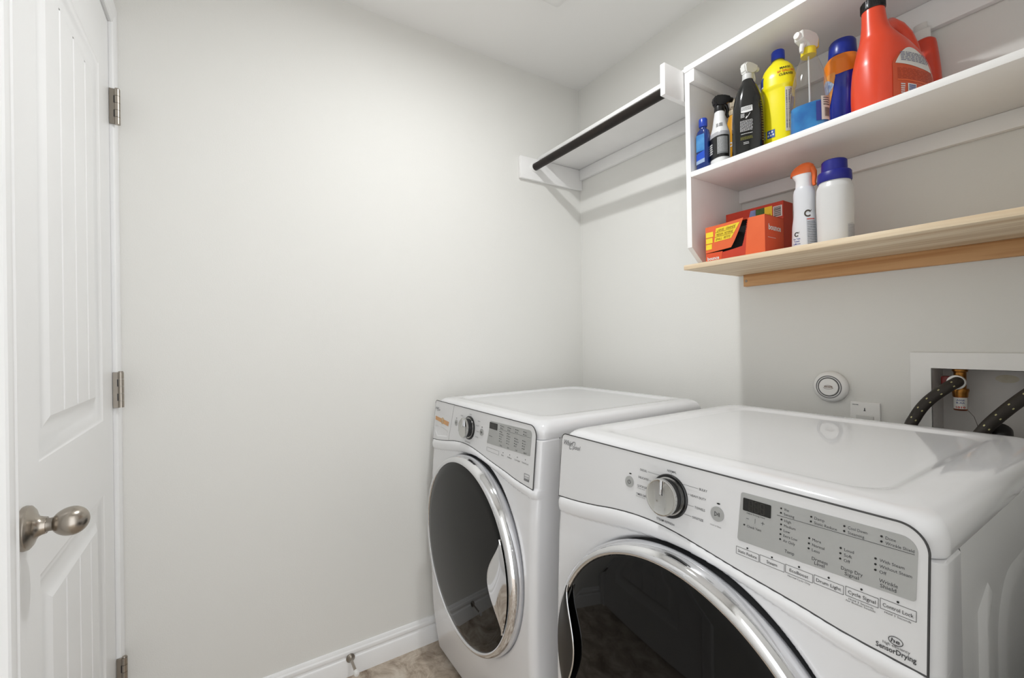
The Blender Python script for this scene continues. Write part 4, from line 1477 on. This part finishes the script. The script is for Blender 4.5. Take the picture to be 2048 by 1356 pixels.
sub('emblem', swirl(L, -52, 0.095, 0.0085, 0.0010), mat('emblem_umber', (54, 44, 30), 0.5), b, 0)
sub('emblem', swirl(L, -108, 0.044, 0.0055, 0.0010), mat('emblem_soot', (50, 46, 40), 0.5), b, 0)

# 11 white jar with stepped blue lid
b = thing('detergent_jar', 'white rounded bottle with stepped dark blue cap, rightmost on the pine shelf', 'bottle', (1.1825, -0.205, ZP), math.radians(0))
b.scale = (0.95, 0.95, 0.985)
L = Loft([(0, 0, 0, 0.036, 0.036, 2.2), (0.004, 0, 0, 0.039, 0.039, 2.2), (0.060, 0, 0, 0.0400, 0.0395, 2.2), (0.110, 0, 0, 0.0410, 0.040, 2.2), (0.145, 0, 0, 0.0400, 0.0395, 2.2), (0.157, 0, 0, 0.0365, 0.036, 2.1), (0.160, 0, 0, 0.0355, 0.035, 2), (0.176, 0, 0, 0.0355, 0.035, 2)])
sub('bottle_body', L.mesh(48, 44), mat('shell_milk', (216, 216, 216), 0.28), b)
sub('bottle_cap', MB().lathe([(0.0, 0.163), (0.0368, 0.163), (0.0382, 0.166), (0.0376, 0.186), (0.0355, 0.189), (0.0290, 0.191), (0.0282, 0.216), (0.0255, 0.219), (0.0, 0.219)], 48), mat('cap_navy', (12, 20, 128), 0.4), b, 40)
sub('label', L.patch(-30, 15, 0.008, lambda u: 0.048 + 0.004 * math.sin(math.pi * u), 0.0006), mat('label_frost', (198, 198, 200), 0.4), b)
sub('label_print', print_rows(L, -28, 10, 0.010, 0.047, 10, 0.0016, 0.0010, 21), mat('ink_mist', (140, 144, 156), 0.5), b, 0)

# 12 the two orange boxes
OB = mat('card_orange', (222, 84, 44), 0.5, vary=(14, (214, 76, 38)))
OB2 = mat('card_orange_light', (232, 106, 58), 0.5, vary=(14, (228, 100, 52)))
OB3 = mat('card_red', (200, 62, 36), 0.5, vary=(14, (192, 56, 32)))
YEL = mat('card_yellow', (244, 216, 52), 0.5)
HOLE = mat('box_inside_shade', (14, 12, 12), 0.8)
x0, x1, y0, y1, zb, zt = 0.8630, 1.0400, -0.2650, -0.1640, ZP, 1.5270
b = thing('dryer_sheet_box', 'open orange box with torn flap and yellow panel, front of the pine shelf', 'box', (0.9515, -0.2145, ZP), 0, 'orange dryer sheet boxes')


def fx(u, v, off=0.0):
    """point on the box front, u,v in mm from the lower left corner"""
    return Vector((x0 + u / 1000, y0 - off, zb + v / 1000))


W1, H1 = (x1 - x0) * 1000, (zt - zb) * 1000
# hole edge with perforation teeth
teeth = [(128, H1)]
pe = [(128, 106), (123, 76), (117, 50), (112, 34)]
for (a, c), (d, e) in zip(pe[:-1], pe[1:]):
    for k in range(5):
        t = k / 5
        teeth.append((a + (d - a) * t, c + (e - c) * t))
        teeth.append((a + (d - a) * (t + 0.1) + 2.2, c + (e - c) * (t + 0.1)))
teeth.append(pe[-1])
teeth += [(84, 30), (54, 27)]
card = MB()
lower = [(0, 0), (128, 0), (132, H1)] + teeth + [(50, 30), (0, 30)]
# front in pieces: left strip under and beside the flap, lower panel, right facet
front = MB()
n = len(teeth)
front.add([fx(*p) for p in [(0, 0), (48, 0), (54, 30), (0, 30)]], [(0, 1, 2, 3)])
red = MB()
poly = [(48, 0), (128, 0)] + [(131, H1)] + teeth[0:] + []
red.add([fx(*p) for p in poly], [tuple(range(len(poly)))])
facet = MB()
facet.add([fx(122, 0, 0.0006), fx(W1, 0, 0.0006), fx(W1, H1, 0.0006), fx(132, H1, 0.0006), fx(127, 76, 0.0006)], [(0, 1, 2, 3, 4)])
shell = MB()
shell.box((x0, y0 + 0.0004, zb), (x0 + 0.0006, y1, zt))
shell.box((x1 - 0.0006, y0, zb), (x1, y1, zt))
shell.box((x0, y1 - 0.0006, zb), (x1, y1, zt))
shell.box((x0, y0 + 0.0004, zb), (x1, y1, zb + 0.0006))
shell.box((x0 + 0.006, y0 + 0.0010, zt - 0.0008), (x1, y1, zt))
bx = obj('box_shell', shell, OB, b)
obj('front_panel', front, OB, b, 0)
obj('front_panel', red, OB3, b, 0)
obj('front_panel', facet, OB2, b, 0)  # lighter orange paints in the light this facet catches
obj('box_inside_shade', MB().box((x0 + 0.004, y0 + 0.012, zb + 0.002), (x1 - 0.004, y0 + 0.014, zt - 0.002)), HOLE, b)  # near-black sheet paints the shade inside the open box
# torn flap leaning out of the hole
def flap(u, v):
    # u across from the left edge, v bottom to top; right edge slants
    top = 128.0
    bot = 56.0 + 28.0 * 0
    xr = 82 + (127 - 82) * v ** 0.9
    xx = u * xr
    lift = 0.016 * max(0, (xx / 128)) ** 2 * (0.35 + 0.65 * v)
    zz = 31 + (H1 - 31) * v + 14 * (1 - v) * (xx / 84) * 0.35
    return fx(xx, zz, 0.0008 + lift)
fl = obj('torn_flap', MB().grid(16, 10, flap), OB2, b, 40)
yp = MB().grid(10, 4, lambda u, v: Vector(flap(0.29 + 0.55 * u + 0.10 * u * v, 0.36 + 0.52 * v)) + Vector((0, -0.0006, 0)))
obj('yellow_label', yp, YEL, fl, 40)
m = MB()
for k, (t, q) in enumerate((('SMALL : PETITE', 0.40), ('MEDIUM : MOYENNE', 0.57), ('LARGE : GRANDE', 0.74))):
    add_text(m, t, lambda a, c: Vector(flap(a, c)) + Vector((0, -0.0012, 0)), 0.085, xl=0.33, xr=0.33 + 0.46 + 0.03 * k, y=q)
for q in (0.535, 0.705):
    m.add([Vector(flap(a, c)) + Vector((0, -0.0011, 0)) for a, c in ((0.29, q), (0.86, q), (0.86, q + 0.012), (0.29, q + 0.012))], [(0, 1, 2, 3)])
obj('label_print', m, mat('ink_brown', (120, 70, 20), 0.5), fl, 0)
ys = MB()
for k in range(3):
    v0 = 0.12 + 0.235 * k
    ys.add([Vector(flap(a, c)) + Vector((0, -0.0006, 0)) for a, c in ((0.015, v0), (0.235, v0), (0.215, v0 + 0.20), (0.015, v0 + 0.20))], [(0, 1, 2, 3)])
obj('yellow_label', ys, YEL, fl, 0)
m = MB()
add_text(m, 'bounce', lambda a, c: fx(a, c, 0.0006), 9.5, xl=5, xr=43, y=9, bold=0.03)
obj('box_lettering', m, INKW, bx, 0)
m = MB()
# lettering on the right end (faces +x)
add_text(m, 'bounce', lambda a, c: Vector((x1 + 0.0005, y0 + a / 1000, zb + c / 1000)), 15, xl=18, xr=84, y=70, bold=0.03)
m.add([Vector((x1 + 0.0005, y0 + a / 1000, zb + c / 1000)) for a, c in ((14, 48), (56, 48), (56, 49), (14, 49))], [(0, 1, 2, 3)])
obj('box_lettering', m, INKW, bx, 0)

X0, X1, Y0, Y1, Z1 = 0.8560, 1.0310, -0.1455, -0.0900, 1.5855
b2 = thing('dryer_sheet_box', 'closed orange box with barcode standing behind the open orange box', 'box', (0.9435, -0.118, ZP), 0, 'orange dryer sheet boxes')
bx = obj('box_shell', MB().box((X0, Y0, ZP), (X1, Y1, Z1), 0.001, 1), OB3, b2)
def gx(u, v, off=0.0006):
    return Vector((X0 + u / 1000, Y0 - off, Z1 - v / 1000))
m = MB().add([gx(*p) for p in ((72, 40), (95.5, 40), (95.5, 8), (80, 8))], [(0, 1, 2, 3)])
obj('picture_panel', m, mat('photo_blue', (110, 140, 200), 0.5, vary=(40, (150, 170, 215))), bx, 0)
m = MB().add([gx(*p) for p in ((96, 40), (122, 40), (122, 8), (96, 8))], [(0, 1, 2, 3)])
obj('picture_panel', m, mat('photo_green', (70, 110, 40), 0.5, vary=(60, (50, 84, 30))), bx, 0)
m = MB().add([gx(*p) for p in ((122, 46), (144, 46), (144, 8), (122, 8))], [(0, 1, 2, 3)])
obj('yellow_label', m, YEL, bx, 0)
m = MB()
add_text(m, '40', lambda a, c: gx(a, -c, 0.001), 10, xl=128, xr=140, y=-40, bold=0.02)
obj('box_lettering', m, mat('ink_ochre', (190, 140, 30), 0.5), bx, 0)
m = MB().add([gx(*p, 0.0008) for p in ((147, 44), (172, 44), (172, 12), (147, 12))], [(0, 1, 2, 3)])
bl = obj('barcode_label', m, WHITEP, bx, 0)
m = MB()
q = 14.0
rnd = random.Random(3)
while q < 41:
    w = rnd.choice((0.8, 1.4, 2.2))
    m.add([gx(a, c, 0.0011) for a, c in ((149, q + w), (169, q + w), (169, q), (149, q))], [(0, 1, 2, 3)])
    q += w + rnd.choice((0.8, 1.3))
obj('barcode', m, INK, bl, 0)

# ================================================================ WALL ITEMS
# round device with the domed cover
c = (1.0872, 0.0, 1.0425)
t = thing('wall_vent_cap', 'round white domed cover on the wall above the dryer', 'wall cover', c)
T = ry(*c)
base = obj('cover_ring', MB().lathe([(0.0, 0.0), (0.0435, 0.0), (0.0452, 0.004), (0.0448, 0.011), (0.0420, 0.016), (0.0340, 0.0205), (0.0285, 0.0215), (0.0275, 0.0205), (0.0, 0.0205)], 64, T), PLAST, t, 40)
obj('cover_disc', MB().lathe([(0.0, 0.020), (0.0240, 0.020), (0.0252, 0.0215), (0.0240, 0.0235), (0.0, 0.0240)], 56, T), PLAST, t, 40)
obj('outer_groove', MB().lathe([(0.0318, 0.0212), (0.0325, 0.0216), (0.0332, 0.0210), (0.0325, 0.0208)], 56, T), INKL, base, 40)
obj('disc_groove', MB().lathe([(0.0250, 0.0212), (0.0262, 0.0212), (0.0262, 0.0218), (0.0250, 0.0218)], 56, T), SEAM, base, 40)
m = MB()
n = 26
for rr, (a0, a1) in ((0.0105, (200, 345)), (0.0085, (20, 170))):
    pts = [(rr * 1.25 * math.cos(math.radians(a0 + (a1 - a0) * k / n)), rr * 0.55 * math.sin(math.radians(a0 + (a1 - a0) * k / n))) for k in range(n + 1)]
    m.tube([T @ Vector((p[0], p[1], 0.0242)) for p in pts], 0.0006, 6)
for k in range(7):
    xx = -0.009 + k * 0.003
    m.box((xx, -0.002, 0.0238), (xx + 0.0016, 0.0028, 0.0246), 0, 1, T)
obj('moulded_emblem', m, mat('emblem_taupe', (140, 118, 106), 0.6), t, 40)

# outlet plate behind the dryer
t = thing('outlet_plate', 'white wall outlet plate just showing above the dryer back edge', 'outlet', (1.1685, 0, 0.95))
pl = obj('cover_plate', MB().box((1.1335, -0.006, 0.890), (1.2035, -0.0005, 1.0055), 0.003, 3), PLAST, t, 40)
m = MB()
m.box((1.1480, -0.0085, 0.925), (1.1890, -0.005, 0.968), 0.002, 2)
obj('receptacle', m, PLASTG, pl, 40)
m = MB()
T = ry(1.1685, -0.0062, 0.9855)
m.box((-0.0009, -0.0045, 0), (0.0009, 0.0035, 0.0006), 0, 1, T)
m.box((-0.0022, -0.0050, 0), (0.0022, -0.0030, 0.0006), 0, 1, T)
obj('arrow_mark', m, INK, pl, 0)
m = MB()
for q0, q1 in ((0.0, 0.004), (0.0048, 0.0075), (0.0083, 0.014)):
    m.add([(1.1400 + q0, -0.0064, 0.9957), (1.1400 + q1, -0.0064, 0.9957), (1.1400 + q1, -0.0064, 0.9977), (1.1400 + q0, -0.0064, 0.9977)], [(0, 1, 2, 3)])
obj('plate_lettering', m, INKL, pl, 0)

# recessed washer outlet box
t = thing('washer_outlet_box', 'recessed white plumbing box with brass valves in the wall behind the dryer', 'outlet box', (1.434, 0, BZ0))
fr = MB()
F0, F1, G0, G1 = 1.268, 1.600, 0.815, 1.1458
for a, bb in (((F0, G0), (BX0, G1)), ((BX1, G0), (F1, G1)), ((BX0, BZ1), (BX1, G1)), ((BX0, G0), (BX1, BZ0))):
    fr.box((a[0], -0.0045, a[1]), (bb[0], -0.0005, bb[1]), 0, 1)
BOXW = mat('box_grey_white', (222, 219, 216), 0.5, vary=(9, (214, 209, 204)))
obj('flange', fr, PLAST, t)
bk = MB()
d = 0.085
e_ = 0.0012
bk.add([(BX0 + e_, -0.001, BZ0 + e_), (BX1 - e_, -0.001, BZ0 + e_), (BX1 - e_, -0.001, BZ1 - e_), (BX0 + e_, -0.001, BZ1 - e_), (BX0 + e_, d, BZ0 + e_), (BX1 - e_, d, BZ0 + e_), (BX1 - e_, d, BZ1 - e_), (BX0 + e_, d, BZ1 - e_)],
       [(4, 5, 6, 7), (0, 1, 5, 4), (1, 2, 6, 5), (2, 3, 7, 6), (3, 0, 4, 7)])
bkx = obj('box_well', bk, BOXW, t, 0)
m = MB()
n = 20
m.add([(1.424 + 0.020 * math.cos(2 * math.pi * k / n), d - 0.0008, 1.081 + 0.010 * math.sin(2 * math.pi * k / n)) for k in range(n)], [tuple(range(n))])
obj('water_stain', m, mat('stain_ochre', (206, 196, 168), 0.6, vary=(40, (218, 212, 200))), bkx, 0)


def valve(vx, hm, lab):
    y = 0.030
    T0 = Matrix.Translation((vx, y, 0))
    v = obj('valve', MB().lathe([(0.0, 1.106), (0.0145, 1.106), (0.0145, 1.099), (0.0115, 1.097), (0.0115, 1.040), (0.0, 1.040)], 28, T0), BRASS, t, 40, label='brass shut-off valve')
    obj('valve_nut', MB().lathe([(0.0, 1.056), (0.0158, 1.056), (0.0165, 1.052), (0.0148, 1.046), (0.0140, 1.036), (0.0, 1.036)], 28, T0), BRASS, v, 40)
    obj('arrestor', MB().lathe([(0.0, 1.038), (0.0128, 1.038), (0.0128, 1.004), (0.0120, 1.0025), (0.0, 1.0025)], 28, T0), COPPER, v, 40)
    if lab:
        s = MB().lathe([(0.01315, 1.0345), (0.01315, 1.0065)], 16, T0, cap=False, arc=(math.radians(-150), math.radians(-10)))
        lb = obj('arrestor_label', s, WHITEP, v, 60)
        k = MB()
        for tx, z, h, w in (('ASSE', 1.0265, 0.0035, 0.016), ('B-AA', 1.0200, 0.0035, 0.016)):
            add_text(k, tx, lambda a, c_: Vector((vx + 0.0137 * math.cos(-1.35 + a / 0.0137), y + 0.0137 * math.sin(-1.35 + a / 0.0137), c_)), h, xl=-w / 2, xr=w / 2, y=z, bold=0.01)
        obj('label_print', k, INKB, lb if False else v, 0)
        k = MB()
        add_text(k, '1010', lambda a, c_: Vector((vx + 0.0137 * math.cos(-1.35 + a / 0.0137), y + 0.0137 * math.sin(-1.35 + a / 0.0137), c_)), 0.0045, xl=-0.009, xr=0.009, y=1.0085, bold=0.03)
        obj('label_print', k, INKR, v, 0)
    obj('valve_handle', MB().box((vx - 0.034, y - 0.010, 1.061), (vx - 0.010, y + 0.012, 1.086), 0.004, 2), hm, v, 40)
    obj('valve_outlet', MB().lathe([(0.0, 0.0), (0.0115, 0.0), (0.0115, 0.014), (0.0, 0.014)], 24, ry(vx, y - 0.006, 1.0735)), BRASS, v, 40)
    return v


valve(1.3535, REDM, True)
valve(1.4935, BLUEM, False)


def hose(label, pts, r, ringc):
    """smooth braided supply hose with pale flecks"""
    P = [Vector(p) for p in pts]
    cur = []
    for i in range(len(P) - 1):
        p0, p1, p2, p3 = P[max(i - 1, 0)], P[i], P[i + 1], P[min(i + 2, len(P) - 1)]
        for k in range(10):
            s = k / 10
            cur.append(0.5 * ((2 * p1) + (p2 - p0) * s + (2 * p0 - 5 * p1 + 4 * p2 - p3) * s * s + (3 * p1 - p0 - 3 * p2 + p3) * s ** 3))
    cur.append(P[-1])
    th = thing('supply_hose', label, 'hose', P[-1], 0, 'braided supply hoses')
    h = obj('hose_tube', MB().tube(cur, r, 18), BRAID, th, 60)
    if ringc:
        obj('coupling_ring', MB().lathe([(0.0125, 0.0), (0.0170, 0.0), (0.0175, 0.004), (0.0170, 0.010), (0.0125, 0.011)], 32, ry(*ringc)), PLAST, th, 40, label='white coupling ring')
    f = MB()
    acc = 0
    for i in range(1, len(cur)):
        acc += (cur[i] - cur[i - 1]).length
        if acc > 0.026:
            acc = 0
            tdir = (cur[min(i + 1, len(cur) - 1)] - cur[i - 1]).normalized()
            view = (CAM_POS - cur[i]).normalized()
            side = tdir.cross(Vector((0, -1, 0))).normalized()
            nrm = side.cross(tdir).normalized()
            if nrm.y > 0:
                nrm = -nrm
            for q in (-0.5, 0.35):
                ang = q
                dv = (nrm * math.cos(ang) + side * math.sin(ang)).normalized()
                c_ = cur[i] + dv * (r + 0.0002) + tdir * (0.002 if q < 0 else -0.001)
                e1, e2 = tdir * 0.0020, dv.cross(tdir).normalized() * 0.0014
                f.add([c_ - e1 - e2, c_ + e1 - e2, c_ + e1 + e2, c_ - e1 + e2], [(0, 1, 2, 3)])
    obj('braid_flecks', f, FLECK, h, 0)['kind'] = 'stuff'
    return th


hose('dark braided hose curving left from the valve with the red handle', [(1.3535, -0.001, 1.0735), (1.3560, -0.012, 1.0740), (1.3400, -0.030, 1.0590), (1.3095, -0.040, 1.0250), (1.2880, -0.048, 0.9850), (1.2760, -0.052, 0.9400), (1.2720, -0.054, 0.80), (1.2720, -0.054, 0.62)], 0.0125, (1.3535, 0.004, 1.0735))
hose('dark braided hose at the right edge, curving down from the second valve', [(1.4935, -0.001, 1.0735), (1.4950, -0.012, 1.0760), (1.4800, -0.032, 1.0650), (1.4420, -0.045, 1.0200), (1.4080, -0.052, 0.9700), (1.3900, -0.054, 0.92), (1.3840, -0.054, 0.78), (1.3840, -0.054, 0.62)], 0.0130, (1.4935, 0.004, 1.0735))
dh = thing('drain_hose', 'black drain hose end hooked into the bottom of the plumbing box', 'hose', (1.437, -0.054, 0.62))
obj('hose_tube', MB().tube([(1.437, -0.054, 0.62), (1.437, -0.054, 0.80), (1.436, -0.052, 0.925), (1.433, -0.040, 0.955), (1.428, -0.015, 0.968), (1.424, 0.020, 0.962), (1.422, 0.035, 0.940), (1.422, 0.038, 0.885)], 0.0185, 20), mat('drain_black', (24, 24, 25), 0.5, bump=(300, 0.3)), dh, 60)
w = obj('tag_wire', MB().tube([(1.368, 0.024, 1.004), (1.378, 0.024, 0.990), (1.384, 0.02, 0.972), (1.388, 0.015, 0.955), (1.392, 0.01, 0.90)], 0.0008, 6), mat('wire_grey', (120, 112, 108), 0.5))
tag(w, 'thin grey wire hanging from the copper arrestor in the plumbing box', 'wire')

# ================================================================ DOOR STOP
dsx = thing('door_stop', 'brushed nickel door stop with white tip on the left baseboard', 'door stop', (0.015, -1.14, 0.064))
T = Matrix.Translation((0.0135, -1.14, 0.064)) @ Matrix.Rotation(math.pi / 2, 4, 'Y')
obj('stop_base', MB().lathe([(0.0, 0.0), (0.0150, 0.0), (0.0150, 0.003), (0.0110, 0.006), (0.0060, 0.012), (0.0048, 0.020), (0.0, 0.020)], 24, T), NICKELD, dsx, 40)
obj('stop_rod', MB().lathe([(0.0, 0.018), (0.0048, 0.018), (0.0048, 0.082), (0.0, 0.082)], 16, T), NICKEL, dsx, 40)
obj('rubber_tip', MB().lathe([(0.0, 0.080), (0.0085, 0.080), (0.0090, 0.083), (0.0085, 0.094), (0.0, 0.096)], 20, T), PLAST, dsx, 40)

# ================================================================ CEILING ITEMS
t = thing('ceiling_vent', 'square white ceiling fan grille at the top edge of the picture', 'vent', (0.53, -0.58, H))
V0, V1, U0, U1 = 0.391, 0.671, -0.722, -0.442
vf = MB()
rs = []
for d_, z in ((0, 0.0), (0.004, -0.010), (0.012, -0.016), (0.030, -0.018)):
    rs.append(round_rect(V0 + d_, V1 - d_, U0 + d_, U1 - d_, 0.012, H + z, 3))
vf.rings([list(reversed(r)) for r in rs], False, True)
obj('grille_frame', vf, PLAST, t, 30)
for k in range(9):
    xx = V0 + 0.045 + k * 0.0225
    obj('grille_slat', MB().box((xx, U0 + 0.045, H - 0.022), (xx + 0.012, U1 - 0.045, H - 0.0175), 0.001, 1), PLASTG, t)
gs = MB().box((V0 + 0.004, U1 - 0.030, H - 0.0188), (V0 + 0.020, U1 - 0.012, H - 0.0175))
t = thing('ceiling_light', 'small round ceiling downlight above the middle of the room', 'light', (LAMP.x, LAMP.y, H))
T = Matrix.Translation((LAMP.x, LAMP.y, H)) @ Matrix.Rotation(math.pi, 4, 'X')
obj('light_ring', MB().lathe([(0.034, 0.0), (0.060, 0.0), (0.060, 0.006), (0.052, 0.012), (0.036, 0.014), (0.034, 0.010)], 40, T), PLAST, t, 40)
obj('light_diffuser', MB().lathe([(0.0, 0.008), (0.034, 0.008), (0.034, 0.004), (0.0, 0.004)], 40, T), mat('diffuser_lit', (255, 248, 236), 0.5, emit=((255, 246, 232), 4.0)), t, 40)
